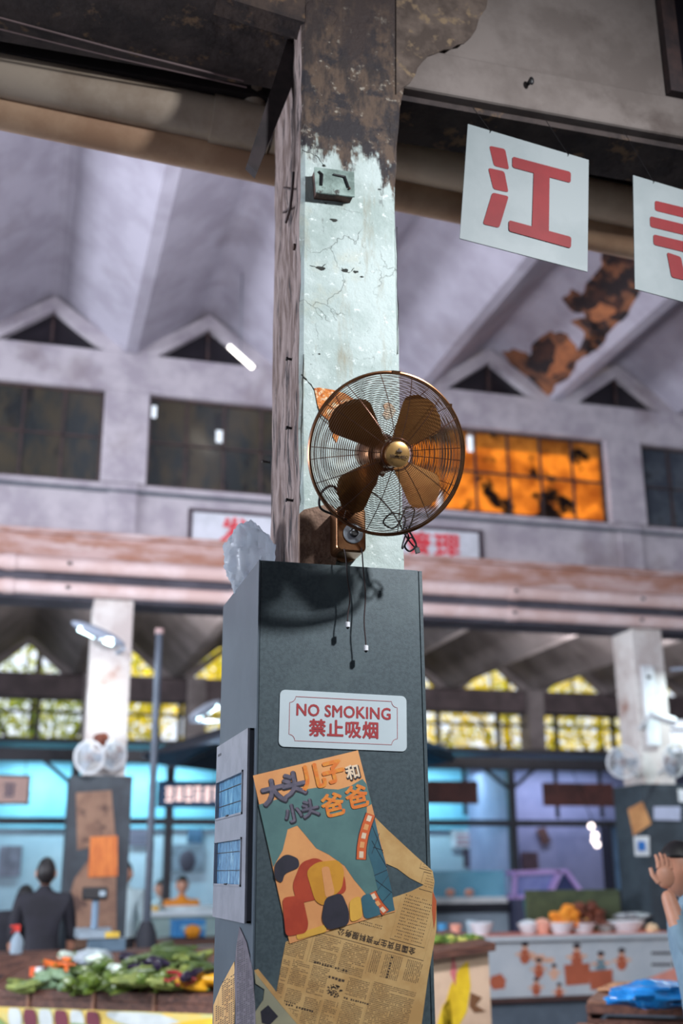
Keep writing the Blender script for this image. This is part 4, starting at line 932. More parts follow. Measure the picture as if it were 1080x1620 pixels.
# posters on the stall walls
for (a, b, c, d, m, lab) in ((0, 32, 1338, 1387, (118, 116, 132), 'grey poster on the stall wall at the far left'), (206, 236, 1305, 1338, (98, 94, 112), 'dark square notice on the stall wall beside the thin post'), (262, 322, 1336, 1380, (116, 132, 148), 'wide grey picture poster behind the orange-vested seated pair'), (297, 320, 1306, 1334, (70, 104, 136), 'small blue notice above the wide grey picture poster'),
                         (714, 776, 1313, 1342, (214, 218, 228), 'white price notice on the wall of the blue-lit stall'), (733, 757, 1342, 1372, (74, 60, 76), 'dark notice hung below the white price notice'), (780, 795, 1354, 1374, (60, 48, 56), 'small dark notice beside the black stall post'), (824, 852, 1348, 1376, (88, 66, 72), 'square brown notice low on the lilac stall wall')):
    t = panel('wall_poster', a, b, c, d, YB2 - .05, M('poster_%d' % a, m, tuple(int(q * .8) for q in m), 5, .6), lab, 'poster', th=.02)
    if a == 714:
        for k in range(3): MB().box(P(720, 1330, y=YB2).x, P(770, 1330, y=YB2).x, YB2 - .056, YB2 - .05, P(0, 1319 + k * 8, y=YB2).z - .025, P(0, 1319 + k * 8, y=YB2).z).build('printed_line', M('price_red', (190, 120, 130)), t)
    if a == 262: MB().ball(P(296, 1362, y=YB2 - .06), .12, .02, .16).build('picture_motif', M('poster_motif', (60, 56, 72)), t, True)
t = MB().prism([P(*q, y=YB2 - .05) for q in ((848, 1312), (862, 1308), (872, 1332), (858, 1338))], (0, .02, 0)).build('wall_poster', M('brown_tilted', (92, 64, 60)), None); tag(t, 'tilted brown notice on the lilac stall wall', 'poster')
# glazed cabinet door with glints
t = panel('tall_cabinet', 966, 1000, 1305, 1408, YS2 + .1, M('cabinet_blue', (78, 112, 146), (64, 98, 130), 4, .4), 'tall blue glazed cabinet beside the right slate column', 'cabinet', th=.3, frame=mStallF)
t = empty('hanging_lamp', P(937, 1330, y=15.4), 'cluster of small glaring lamps hanging in the lilac stall', 'lamp'); gl = M('glare_white', (255, 240, 236), emit=4)
for (x, y, r) in ((935, 1307, .045), (941, 1322, .05), (944, 1336, .045), (938, 1330, .03)): MB().ball(P(x, y, y=15.4), r).build('bulb', gl, t, True)
MB().tube([P(937, 1300, y=15.4), V((P(937, 1300, y=15.4).x, 15.95, 3.1))], .008, 5).build('cord', mBlack, t)

# left stall counter, goods
mCtr = M('counter_green_grey', (146, 170, 168), (130, 156, 156), 3, .5)
ct = empty('stall_counter', (1.6, 14.8, 0), 'pale green stall counter with white top at the back left', 'counter')
MB().box(-1.5, 3.7, 14.8, 15.08, 0, 1.10).build('base', mCtr, ct); MB().box(-1.55, 3.75, 14.72, 15.2, 1.10, 1.16).build('worktop', M('worktop_white', (214, 226, 232), (200, 214, 222)), ct)
for (x, y, rx, rz, c, lab) in ((205, 1432, .13, .06, (224, 236, 240), 'white tray on the back left counter beside the thin post'), (300, 1428, .42, .05, (226, 238, 242), 'long white tray in front of the orange-vested pair')):
    q = P(x, y, y=14.95); o = MB().lathe([(rx * .8, 0), (rx, rz), (rx * .96, rz), (rx * .76, .012), (0, .012)], (q.x, 14.98, 1.16), (0, 0, 1), 20, (1, .4 if rx > .2 else .8)).build('serving_tray', M('tray_white', c), None, True); tag(o, lab, 'tray')
for (x, y, r, c, lab) in ((199, 1428, .07, (244, 176, 60), 'glowing orange bowl on the back left counter'), (217, 1430, .06, (160, 60, 54), 'dark red bowl on the back left counter'), (246, 1424, .06, (250, 200, 90), 'yellow bowl beside the thin post on the back counter')):
    q = P(x, y, y=14.9); o = MB().lathe([(r * .5, 0), (r, r * .9), (r * .93, r * .9), (r * .4, .01), (0, .01)], (q.x, 14.85, 1.16), (0, 0, 1), 16).build('food_bowl', M('bowl_%d' % x, c), None, True); tag(o, lab, 'bowl')
t = empty('plastic_crate', P(300, 1482, y=12.6), 'blue plastic crate left of the main pillar in front of the pale counter', 'crate')
mBlueC = M('crate_blue', (40, 132, 196), (34, 116, 178), 5, .4)
a, b = P(276, 1456, y=12.6), P(324, 1484, y=12.6); x0, x1, z0, z1 = a.x, b.x, b.z, a.z
for nm, bx in (('side', (x0, x1, 12.6, 12.62)), ('side', (x0, x1, 12.9, 12.92)), ('end', (x0, x0 + .02, 12.62, 12.9)), ('end', (x1 - .02, x1, 12.62, 12.9))): MB().box(*bx, z0, z1 - .015).box(bx[0] - .006, bx[1] + .006, bx[2] - .006, bx[3] + .006, z1 - .03, z1).build(nm, mBlueC, t)
for k in range(2): MB().box(x0 + .07 + k * .17, x0 + .17 + k * .17, 12.596, 12.6, z0 + .08, z1 - .05).build('label_panel', M('crate_light', (120, 176, 208)), t)
MB().box(x0, x1, 12.6, 12.92, z0, z0 + .015).build('bottom', mBlueC, t)
t = empty('side_table', (P(300, 1490, y=12.6).x, 12.75, 0), 'brown wooden side table under the blue plastic crate', 'table'); zt = z0
MB().box(x0 - .9, x1 + .6, 12.4, 13.0, zt - .06, zt).build('tabletop', mWood, t)
for xx in (x0 - .85, x1 + .5):
    for yy in (12.45, 12.9): MB().box(xx, xx + .06, yy, yy + .06, 0, zt - .06).build('leg', mWood, t)
q = P(307, 1481, y=12.5); o = MB().lathe([(0, 0), (.06, .02), (.085, .07), (.07, .12), (.02, .14), (0, .135)], (P(307, 1481, y=12.35).x - .0, 12.47, zt), (0, 0, 1), 14, lobes=7, lamp=.06).build('pumpkin', M('orange_skin', (232, 150, 30)), None, True); tag(o, 'small orange pumpkin in front of the blue plastic crate', 'vegetable')

# parasol over the left stalls
ps_ = empty('parasol', (3.3, 13.6, 0), 'dark navy market parasol partly hidden behind the main pillar', 'parasol')
cx, cy, zt_ = 3.3, 13.6, 3.55; n = 8; R_ = 1.95
for k in range(n):
    a0, a1 = 2 * math.pi * k / n, 2 * math.pi * (k + 1) / n; am = (a0 + a1) / 2; vs = []; T = V((cx, cy, zt_)); m_ = 5
    for i in range(1, m_ + 1):
        f = i / m_
        for a, s in ((a0, 1), (am, .95), (a1, 1)): vs.append(V((cx + R_ * f * math.cos(a) * s, cy + R_ * f * math.sin(a) * s, zt_ - .62 * f ** 1.25 - (.03 if s < 1 else 0) * f)))
    vs = [T] + vs; fs = [(0, 1, 2), (0, 2, 3)]
    for i in range(m_ - 1):
        b = 1 + i * 3; fs += [(b, b + 3, b + 4, b + 1), (b + 1, b + 4, b + 5, b + 2)]
    g = MB(); g.add(vs, fs); g.add([v + V((0, 0, -.006)) for v in vs], [tuple(reversed(f)) for f in fs]); g.build('canopy_panel', M('navy_cloth', (30, 46, 66), (22, 34, 52), 4, .7) if k % 3 else M('blue_cloth', (38, 104, 140), (30, 84, 118), 4, .7), ps_, True)
    MB().tube([T + V((0, 0, -.03)), V((cx + R_ * math.cos(a0), cy + R_ * math.sin(a0), zt_ - .64))], .01, 5).build('rib', mGrey, ps_)
MB().tube([(cx, cy, 0), (cx, cy, zt_ + .06)], .025, 10).build('pole', mGrey, ps_, True)
MB().lathe([(.3, 0), (.3, .06), (.05, .1), (0, .1)], (cx, cy, 0)).build('base', mStallF, ps_, True)
# thin grey post with a thick foot
a, b = P(252, 995, y=10.6), P(231, 1490, y=10.6); px_ = (a.x + b.x) / 2
t = empty('post', (px_, 10.6, 0), 'thin dark grey post with a pinkish cap and thick foot in front of the stalls', 'post')
MB().tube([(px_, 10.6, .9), (px_, 10.6, a.z - .05)], .034, 12).build('shaft', M('post_grey', (78, 88, 102), (64, 74, 88), 4, .5), t, True)
MB().tube([(px_, 10.6, a.z - .05), (px_, 10.6, a.z)], .042, 12).build('cap', M('cap_pink', (190, 160, 156)), t, True)
MB().tube([(px_, 10.6, 0), (px_, 10.6, 1.1), (px_, 10.6, 1.2)], [.10, .09, .05], 14).build('foot', M('foot_dark', (40, 44, 54)), t, True)

# lamp heads on far pillar and post
def lamp_head(a, b, y, w, lab, mount, power):
    A, B = P(*a, y=y), P(*b, y=y); d = (B - A); L = d.length; d.normalize(); t = empty('led_lamp', (A + B) / 2, lab, 'lamp'); up = V((0, 0, 1)); sd_ = V((0, 1, 0)); nn = d.cross(sd_).normalized()
    if nn.z < 0: nn = -nn
    mb = MB(); mb.ball((0, 0, 0), L / 2, w / 2, .055, 20, 10); c = (A + B) / 2 + nn * .03; mb.v = [c + d * v.x + sd_ * v.y + nn * v.z for v in mb.v]; mb.build('housing', M('lamp_grey', (150, 160, 176), (136, 148, 164)), t, True)
    tl = (nn * -1 + sd_ * -.9).normalized()
    for f, l in ((-.18, .28), (.22, .14)):
        q = c + d * L * f + tl * .047; MB().obox(q, d * L * l * .55, tl.cross(d) * .028, tl * .006).build('led_window', M('led_glow', (214, 250, 255), emit=7), t)
    MB().tube([B, V(mount)], .018, 8).build('bracket_arm', M('lamp_grey', (150, 160, 176)), t)
    area('led_lamp_light', c + tl * .08, c + tl * .8 + V((.2, .3, -.6)), .3, .06, power, (.8, .97, 1.0))
lamp_head((110, 988), (196, 1026), 10.5, .16, 'white LED lamp head glowing at the top of the left far pillar', (.8, 10.9, 3.62), 16)
lamp_head((352, 1112), (300, 1142), 12.2, .16, 'white LED lamp head partly hidden behind the cladding above the parasol', (2.9, 12.3, 3.2), 8)
lamp_head((1120, 1020), (1180, 1050), 10.4, .16, 'unseen LED lamp head added to brighten the right far pillar', (6.8, 10.9, 3.7), 55)  # out-of-frame lamp added to whiten the right far pillar

# small white fans and gear on the far pillars
def small_fan(c, r, yaw, lab, reach=(0, .32, -.1)):
    c = V(c); ax = V((math.sin(yaw), -math.cos(yaw), -.15)).normalized(); u = V((1, 0, 0)); u = (u - ax * u.dot(ax)).normalized(); v = ax.cross(u); t = empty('small_fan', c + V((0, .12, 0)), lab, 'fan')
    rg_ = lambda rr, h: [c + ax * h + (u * math.cos(2 * math.pi * k / 36) + v * math.sin(2 * math.pi * k / 36)) * rr for k in range(36)]
    mb = MB().tube(rg_(r, 0), .012, 6, closed=True); mb.build('rim', mWhite, t, True)
    mb = MB()
    for i in range(9): rr = r * (i + 1.5) / 10; mb.tube(rg_(rr, .05 * (1 - (rr / r) ** 2)), .003, 4, closed=True)
    mb.tube(rg_(r * .1, .05), .002, 4, closed=True); o = mb.build('guard', mWhite, t); o['kind'] = 'stuff'
    for k in range(3):
        a = k * 2.094; q = c + (u * math.cos(a) + v * math.sin(a)) * r * .5; dr = u * math.cos(a) + v * math.sin(a); tr = v * math.cos(a) - u * math.sin(a)
        MB().obox(q, dr * r * .38, tr * r * .26 + ax * .02, ax * .003).build('blade', M('fan_blade_pale', (150, 168, 186)), t)
    MB().lathe([(.05, -.1), (.05, 0), (.035, .03), (0, .035)], c, ax, 16).build('motor', M('fan_motor', (120, 96, 96)), t, True)
    MB().tube([c - ax * .08, c + V(reach) * .7, c + V(reach)], .02, 8).build('arm', mWhite, t, True)
small_fan(P(141, 1198, y=10.55), .14, -.5, 'small white fan on the left side of the left far pillar')
small_fan(P(180, 1196, y=10.6), .12, .4, 'small white fan on the right side of the left far pillar')
small_fan(P(985, 1206, y=10.5), .155, -.35, 'small white fan on the left side of the right far pillar', (.40, .42, -.1))
small_fan(P(1066, 1204, y=10.5), .165, .3, 'small white fan with pinkish middle at the right picture edge')
t = empty('security_camera', P(1050, 1140, y=10.6), 'white security camera on the right far pillar', 'camera')
a, b = P(1030, 1130, y=10.6), P(1066, 1142, y=10.6); MB().tube([a, b], [.045, .05], 12).build('body', mWhite, t, True); MB().tube([b, b + (b - a).normalized() * .01], .035, 12).build('lens', mBlack, t, True)
MB().tube([a, V((a.x, 10.87, a.z - .12))], .02, 8).build('bracket', mWhite, t)
t = empty('cable_box', P(1032, 1080, y=10.86), 'tall bright white cable box on the right far pillar', 'box'); boxpx(MB(), 1014, 1046, 1052, 1180, 10.84, .04).build('cover', mWhite, t, bevel=.01); boxpx(MB(), 1024, 1030, 1068, 1074, 10.83, .01).build('knob', mBlack, t)
mRag = M('rust_rag', (120, 64, 44), (80, 44, 36), 9, .9)
for i, (x, y) in enumerate(((160, 1172), (175, 1182), (186, 1192))):
    o = crumple(P(x, y, y=10.8), .07, .05, .07, i + 1, mRag if i != 1 else mWhite, 'rag', .4, 12, 8); tag(o, ('rusty brown rag bundled above the small white fans', 'white rag bundled between the small white fans', 'reddish brown rag by the right small fan')[i], 'rag')
# papers on the slate columns
mKraft = M('kraft_paper', (150, 118, 98), (128, 98, 82), 5, .8, c3=(92, 70, 62), sc3=7, lo3=.58, hi3=.66)
def sheet(name, pts, y, mat, lab, cat='paper', parent=None):
    mb = MB().prism([P(*q, y=y) for q in pts], (0, .006, 0)); o = mb.build(name, mat, parent)
    if parent is None: tag(o, lab, cat)
    return o
yc = 10.77
sheet('brown_paper', [(120, 1254), (176, 1250), (182, 1318), (183, 1380), (152, 1338), (122, 1345)], yc, mKraft, 'large brown paper sheet at the top of the left slate column')
sheet('brown_paper', [(118, 1390), (150, 1346), (184, 1390), (184, 1470), (180, 1500), (108, 1500), (106, 1430)], yc, mKraft, 'torn brown paper sheet low on the left slate column behind the scale')
sheet('orange_notice', [(143, 1324), (186, 1322), (186, 1386), (139, 1388)], yc - .01, M('orange_paper', (222, 128, 56), (198, 104, 44), 9, .6, stretch=(3, 1, .6)), 'orange paper notice on the left slate column', 'notice')
xs = 6.36
yr = 10.77
sheet('brown_paper', [(993, 1280), (1016, 1268), (1030, 1303), (1002, 1322)], yr, M('tan_paper', (206, 150, 96), (180, 124, 78), 5), 'tilted tan paper on the right slate column')
t = empty('blue_notice', P(1015, 1338, y=yr), 'white notice with a blue square on the right slate column', 'notice'); flat('card', [(1002, 1323), (1026, 1323), (1027, 1354), (1004, 1354)], mWhite, t, yr, .004); flat('blue_square', [(1008, 1331), (1020, 1331), (1021, 1346), (1009, 1346)], M('notice_blue', (40, 112, 190)), t, yr - .005, .003)
sheet('white_notice', [(1034, 1276), (1076, 1276), (1076, 1298), (1034, 1297)], yr, M('lavender_paper', (176, 182, 206)), 'pale lavender notice near the top of the right slate column', 'notice')
sheet('white_notice', [(1072, 1248), (1090, 1250), (1090, 1270), (1074, 1268)], yr, mWhite, 'white notice corner at the right picture edge above the lavender notice', 'notice')

# ------------------------------------------------------------------ people
def skin_mesh(joints, bones, radii, sub=2):
    me = bpy.data.meshes.new('sk'); names = list(joints); idx = {n: i for i, n in enumerate(names)}
    me.from_pydata([tuple(joints[n]) for n in names], [(idx[a], idx[b]) for a, b in bones], []); o = bpy.data.objects.new('sk', me); COL.objects.link(o)
    s = o.modifiers.new('s', 'SKIN'); s.use_smooth_shade = True
    for n in names:
        r = radii[n]; r = r if isinstance(r, tuple) else (r, r); me.skin_vertices[0].data[idx[n]].radius = r
    me.skin_vertices[0].data[0].use_root = True
    u = o.modifiers.new('u', 'SUBSURF'); u.levels = sub; u.render_levels = sub
    dg = bpy.context.evaluated_depsgraph_get(); m2 = bpy.data.meshes.new_from_object(o.evaluated_get(dg)); bpy.data.objects.remove(o)
    vs = [v.co.copy() for v in m2.vertices]; fs = [tuple(p.vertices) for p in m2.polygons]; bpy.data.meshes.remove(m2); return vs, fs
def head_verts(c, fwd, s=1.0, up=V((0, 0, 1))):
    """head with brow, nose, lips, chin and ears; c = middle of the head"""
    fwd = V(fwd).normalized(); up = (up - fwd * up.dot(fwd)).normalized(); rt = fwd.cross(up)
    mb = MB(); seg, rings = 28, 22; vs = []
    mb.ball((0, 0, 0), 1, 1, 1, seg, rings)
    for i, v in enumerate(mb.v):
        x, y, z = v; X = x * .076; Y = y * .096; Z = z * .122
        if z < -.1: X *= 1 - .34 * (-z - .1) ** 1.3; Y *= (1 - .30 * (-z)) if y < 0 else (1 - .10 * (-z))
        if y > 0:
            Y *= 1 - .10 * max(0, 1 - abs(z - .0) / .5) * (abs(x) > .25)
            g = math.exp(-((x / .17) ** 2 + ((z + .16) / .17) ** 2)); Y += .024 * g
            Y += .007 * math.exp(-((x / .35) ** 2 + ((z + .48) / .07) ** 2)) + .006 * math.exp(-((x / .3) ** 2 + ((z + .82) / .12) ** 2))
            Y -= .010 * (math.exp(-(((x - .34) / .16) ** 2 + ((z - .06) / .11) ** 2)) + math.exp(-(((x + .34) / .16) ** 2 + ((z - .06) / .11) ** 2)))
        mb.v[i] = V((X, Y, Z))
    for sx in (-1, 1):
        e = MB().ball((0, 0, 0), .012, .022, .033, 10, 8); b = len(mb.v)
        mb.add([V((sx * .078 + p.x, -.012 + p.y, -.005 + p.z)) for p in e.v], [tuple(f) for f in e.f])
    return [V(c) + (rt * v.x + fwd * v.y + up * v.z) * s for v in mb.v], mb.f, rt, up, fwd
mSkin = M('skin', (206, 150, 124), (196, 138, 112), 6, .5); mHair = M('black_hair', (28, 24, 26), (20, 18, 20), 30, .55)
def person(name, base, fwd, H, lab, shirt, trousers, head_at, pose, hairy=True, sleeve=1.0, hoodie=False, head_fwd=None, hand_fingers=()):
    """pose: joint positions in (right, forward, up) about base"""
    base = V(base); f = V((fwd[0], fwd[1], 0)).normalized(); r = V((f.y, -f.x, 0)); T = lambda p: base + r * p[0] + f * p[1] + V((0, 0, p[2]))
    root = empty('person', base, lab, 'person')
    J = {k: T(v[0]) for k, v in pose.items() if k[:4] != 'hand'}; Rd = {k: v[1] for k, v in pose.items() if k[:4] != 'hand'}
    bones = [('pelvis', 'waist'), ('waist', 'chest'), ('chest', 'neckb'), ('neckb', 'neckt')]
    for s in ('L', 'R'): bones += [('chest', 'sh' + s), ('sh' + s, 'el' + s), ('el' + s, 'wr' + s), ('pelvis', 'hip' + s), ('hip' + s, 'kn' + s), ('kn' + s, 'an' + s), ('an' + s, 'toe' + s)]
    vs, fs = skin_mesh(J, bones, Rd)
    mb = MB(); mb.add(vs, fs)
    hv, hf_, rt, up, fw = head_verts(T(head_at), head_fwd or f, 1.0)
    nb = len(mb.f); mb.add(hv, [tuple(q) for q in hf_])
    for side in 'LR':
        w = J['wr' + side]; e = J['el' + side]; d = (w - e).normalized(); hd = pose.get('hand' + side); 
        if hd: d = (T(hd[0]) - w).normalized()
        pn = d.orthogonal().normalized() if not hd else (r * hd[1][0] + f * hd[1][1] + V((0, 0, hd[1][2]))).normalized(); pn = (pn - d * pn.dot(d)).normalized(); sdv = d.cross(pn)
        palm = w + d * .055
        mb2 = MB(); mb2.ball((0, 0, 0), .044, .052, .018, 12, 8); mb.add([palm + sdv * v.x + d * v.y + pn * v.z for v in mb2.v], [tuple(q) for q in mb2.f])
        for k, (o_, l) in enumerate(((-.030, .062), (-.010, .072), (.010, .068), (.029, .054))):
            p0 = palm + d * .035 + sdv * o_; p1 = p0 + d * l * .45 - pn * .004; p2 = p1 + d * l * .32 - pn * .014; p3 = p2 + d * l * .2 - pn * .018
            mb.tube([p0, p1, p2, p3], [.0098, .009, .0082, .0065], 7)
        p0 = w + d * .03 - sdv * .03; p1 = p0 - sdv * .028 + d * .03; p2 = p1 + d * .03 - sdv * .006 - pn * .008; mb.tube([p0, p1, p2], [.013, .011, .008], 7)
    mi = []
    def seg_d(p, a, b): ab = b - a; t = max(0, min(1, (p - a).dot(ab) / ab.length_squared)); return (p - (a + ab * t)).length, t
    for fi, fc in enumerate(mb.f):
        if fi >= nb: mi.append(0); continue
        c = sum((mb.v[i] for i in fc), V()) / len(fc); best = min(((seg_d(c, J[a], J[b])) + (a, b) for a, b in bones), key=lambda q: q[0] / max(.03, (Rd[q[2]] if not isinstance(Rd[q[2]], tuple) else Rd[q[2]][0])))
        a, b, tt = best[2], best[3], best[1]
        if a[:2] in ('hi', 'kn') or b[:3] == 'hip' or (a == 'pelvis' and tt < .35): mi.append(2)
        elif a[:2] == 'an': mi.append(3)
        elif a[:2] == 'el': mi.append(0 if tt > (sleeve if a == 'elL' or sleeve < .45 else .93) else 1)
        elif a == 'neckb': mi.append(0)
        else: mi.append(1)
    mb.mi = mi
    body = mb.build('body', [mSkin, shirt, trousers, mBlack], root, True)
    hc = T(head_at)
    # hair cap
    vs_, fs_, *_ = head_verts(hc, head_fwd or f, 1.0); hb_ = MB(); keep = []
    hv2 = []
    for v in vs_:
        d = v - hc; hv2.append(hc + d * 1.085)
    for q in fs_[:28 * 22]:
        c = sum((vs_[i] for i in q), V()) / len(q) - hc; z = c.dot(up); y = c.dot(fw)
        if (z > .055 and y > .0) or (y <= .0 and z > -.045 - (.03 if y < -.04 else 0)) or (z > .082): keep.append(tuple(q))
    hb_.v = hv2; hb_.f = [list(q) for q in keep]; hb_.mi = [0] * len(keep)
    o = hb_.build('hair', mHair, root, True); sm_ = o.modifiers.new('thick', 'SOLIDIFY'); sm_.thickness = .012; sm_.offset = -1
    for sx in (-1, 1):
        MB().ball(hc + (rt * sx * .030 + fw * .082 + up * .008), .011, .008, .007, 10, 6).build('eye', mWhite, root, True); MB().ball(hc + (rt * sx * .030 + fw * .088 + up * .008), .0055).build('iris', mBlack, root, True)
        MB().bar(hc + (rt * sx * .018 + fw * .090 + up * .030), hc + (rt * sx * .046 + fw * .080 + up * .030), .006, .006).build('eyebrow', mHair, root)
    MB().ball(hc + fw * .092 + up * -.057, .022, .008, .006, 10, 6).build('mouth', M('lips', (164, 88, 80)), root, True)
    return root, T, J
def stand(s=1.0, lean=0.0, armL=None, armR=None):
    p = {'pelvis': ((0, 0, .95), (.15, .11)), 'waist': ((0, .01, 1.10), (.135, .10)), 'chest': ((0, .0 + lean, 1.34), (.185, .12)), 'neckb': ((0, lean, 1.445), .066), 'neckt': ((0, lean + .01, 1.53), .055)}
    for sd_, x in (('L', -1), ('R', 1)):
        p['sh' + sd_] = ((x * .19, lean, 1.40), .075); p['el' + sd_] = ((x * .24, .02 + lean, 1.12), .046); p['wr' + sd_] = ((x * .23, .16 + lean, .90), .028)
        p['hip' + sd_] = ((x * .095, 0, .88), .088); p['kn' + sd_] = ((x * .11, .02, .49), .062); p['an' + sd_] = ((x * .11, -.02, .08), .042); p['toe' + sd_] = ((x * .12, .15, .045), (.045, .03))
    if armL: p.update(armL)
    if armR: p.update(armR)
    return p
mShirtD = M('dark_shirt', (34, 34, 44), (26, 26, 34), 6, .8); mTrD = M('dark_trousers', (30, 30, 38)); mHood = M('hoodie_blue', (136, 164, 182), (120, 148, 168), 5, .85, bump=.2); mJean = M('jeans', (58, 70, 96))
b = P(66, 1480, y=10.3)
person('person', (b.x, 10.3, 0), (.05, 1), 1.74, 'man in a dark shirt seen from behind, standing left of the scale', mShirtD, mTrD, (0, .02, 1.61), stand(), sleeve=.15)
# man in the light blue hoodie at the right, hand raised to his face
hp = P(1097, 1372, y=4.85)
pose = stand(1, .02, armL={'shL': ((-.19, .02, 1.38), .07), 'elL': ((-.18, .12, 1.24), .055), 'wrL': ((-.115, .175, 1.515), .032), 'handL': ((-.105, .165, 1.66), (-1, 0, 0))}, armR={'elR': ((.24, -.08, 1.12), .05), 'wrR': ((.22, -.02, .88), .03)})
root, T_, J_ = person('person', (hp.x, 4.85, 0), (-1, .25), 1.74, 'man in a light blue hoodie with a hand raised to his face', mHood, mJean, (0, .065, 1.60), pose, sleeve=.45)
mb = MB(); ring = [T_((.115 * math.cos(a), -.0 + .10 * math.sin(a), 1.435 + .03 * -math.sin(a))) for a in [2 * math.pi * k / 24 for k in range(24)]]
mb.tube(ring, .036, 10, closed=True).build('hood_collar', mHood, root, True)
crumple(T_((0, -.13, 1.42)), .12, .12, .07, 5, mHood, 'hood', .15, 18, 10, root) if False else MB().ball(T_((0, -.13, 1.41)), .11, .11, .075, 18, 10).build('hood', mHood, root, True)
# two seated people in orange vests, another man by the column, one crouching at the far left
mOrV = M('orange_vest', (240, 150, 40), (228, 132, 30), 6, .6); mPeaV = M('pale_shirt', (190, 214, 220)); mRedS = M('dull_red_shirt', (120, 70, 86))
def seated(px, y, shirt, lab, fwd=(0, -1), dz=0, eye=1.30):
    b = P(px, 1400, y=y); p = stand(); q = {}
    for k, (j, r) in p.items():
        z = j[2] - .40 + dz; yv = j[1]
        if k[:3] in ('kn', ) or k.startswith('kn'): z = .50; yv = .42
        elif k.startswith('an'): z = .09; yv = .40
        elif k.startswith('toe'): z = .05; yv = .55
        elif k.startswith('hip'): z = .50 + dz; yv = .05
        elif k.startswith('wr'): yv = .38; z = .80 + dz
        q[k] = ((j[0], yv, z), r)
    r0 = person('person', (b.x, y, 0), fwd, 1.3, lab, shirt, mTrD, (0, .02, 1.23 + dz), q, sleeve=.4)[0]
    st = empty('stool', (b.x, y, 0), 'low stool under the ' + lab.split(' sitting')[0].split(' seated')[0], 'stool'); MB().lathe([(.17, .36 + dz), (.17, .40 + dz), (0, .40 + dz)], (b.x, y, 0)).build('seat', mWood, st)
    for sx, sy in ((1, 1), (1, -1), (-1, 1), (-1, -1)): MB().bar((b.x + sx * .12, y + sy * .12, 0), (b.x + sx * .1, y + sy * .1, .36 + dz), .03, .03).build('leg', mWood, st)
seated(288, 15.72, mOrV, 'person in an orange vest sitting behind the pale left counter', dz=.22)
seated(254, 16.55, mPeaV, 'person in a pale shirt seated at the left of the orange-vested one', dz=.17)
b = P(202, 1400, y=11.6)
person('person', (b.x, 11.95, 0), (-.6, -1), 1.6, 'person in a pale shirt half hidden behind the left slate column', mPeaV, mTrD, (0, .02, 1.60), stand(), sleeve=.3)
b = P(8, 1400, y=10.9); p = stand(1, .0); p = {k: ((j[0], j[1] + max(0, (j[2] - .95)) * .9, j[2] - max(0, (j[2] - .95)) * .42), r) for k, (j, r) in p.items()}
person('person', (b.x - .02, 10.9, 0), (.3, .9), 1.6, 'dark-clothed person bending forward at the far left edge', mShirtD, mTrD, (0, .66, 1.38), p, sleeve=.6)

# ------------------------------------------------------------------ vegetable stall on the left
O_ = V((-.03, 8.69, .85)); uu = V((1.34, -.92, 0)).normalized(); vv = V((-uu.y, uu.x, 0)); sl = .27 / .95; nT = uu.cross(vv + V((0, 0, sl))).normalized()
TP = lambda s, t, h=0: O_ + uu * s + vv * t + V((0, 0, sl * t + h))
vt = empty('vegetable_stand', TP(1, .5) * 1 + V((0, 0, -TP(1, .5).z)), 'sloping brown wooden vegetable stand with a printed banner skirt', 'stand')
nb_ = 9
for k in range(nb_):   # deck boards run along the stand
    t0, t1 = .78 * k / nb_, .78 * (k + 1) / nb_ - .012
    MB().hexa([TP(-.15, t0, -.05), TP(2.4, t0, -.05), TP(-.15, t1, -.05), TP(2.4, t1, -.05), TP(-.15, t0, -.03), TP(2.4, t0, -.03), TP(-.15, t1, -.03), TP(2.4, t1, -.03)]).build('deck_board', mWood, vt)
for (h0, h1) in ((-.10, -.045), (-.04, .012)): MB().hexa([TP(-.17, -.03, h0), TP(2.42, -.03, h0), TP(-.17, 0, h0), TP(2.42, 0, h0), TP(-.17, -.03, h1), TP(2.42, -.03, h1), TP(-.17, 0, h1), TP(2.42, 0, h1)]).build('front_board', mWood, vt)
MB().hexa([TP(-.17, 0, -.12), TP(-.14, 0, -.12), TP(-.17, .78, -.12), TP(-.14, .78, -.12), TP(-.17, 0, -.02), TP(-.14, 0, -.02), TP(-.17, .78, -.03), TP(-.14, .78, -.03)]).build('end_board', mWood, vt)
for s in (.25, .75, 1.2, 1.7): MB().hexa([TP(s, -.045, -.10), TP(s + .02, -.045, -.10), TP(s, -.03, -.1), TP(s + .02, -.03, -.1), TP(s, -.045, .02), TP(s + .02, -.045, .02), TP(s, -.03, .02), TP(s + .02, -.03, .02)]).build('cleat', M('cleat_wood', (132, 92, 70)), vt)
for s in (-.12, 1.1, 2.3):
    for t_ in (.05, .70): q = TP(s, t_, -.05); MB().box(q.x - .03, q.x + .03, q.y - .03, q.y + .03, 0, q.z).build('leg', mWood, vt)
mBan = M('banner_yellow', (222, 190, 92), (196, 196, 130), 3, .5); bn = MB()
bn.hexa([V((TP(s, -.05).x, TP(s, -.05).y + dy, z)) for z in (.12, .745) for dy in (0, .01) for s in (-.17, 2.42)]); banner = bn.build('banner_skirt', mBan, vt)
def ban(name, s0, z, w, h, m, k=0, tilt=0):
    c = O_ + uu * s0 - vv * (.056 + .002 * k); c.z = z; pts = []
    for i in range(16):
        a = 2 * math.pi * i / 16; x, y = w * math.cos(a), h * math.sin(a); x, y = x * math.cos(tilt) - y * math.sin(tilt), x * math.sin(tilt) + y * math.cos(tilt)
        pts.append(c + uu * x + V((0, 0, min(y, .74 - z))))
    MB().prism(pts, -vv * .002).build(name, m, banner)
bg_, br_, bw_, by_, bd_ = M('print_green', (132, 160, 96)), M('print_maroon', (112, 44, 60)), M('print_white', (206, 214, 212)), M('print_yellow', (238, 196, 48)), M('print_brown', (140, 96, 50))
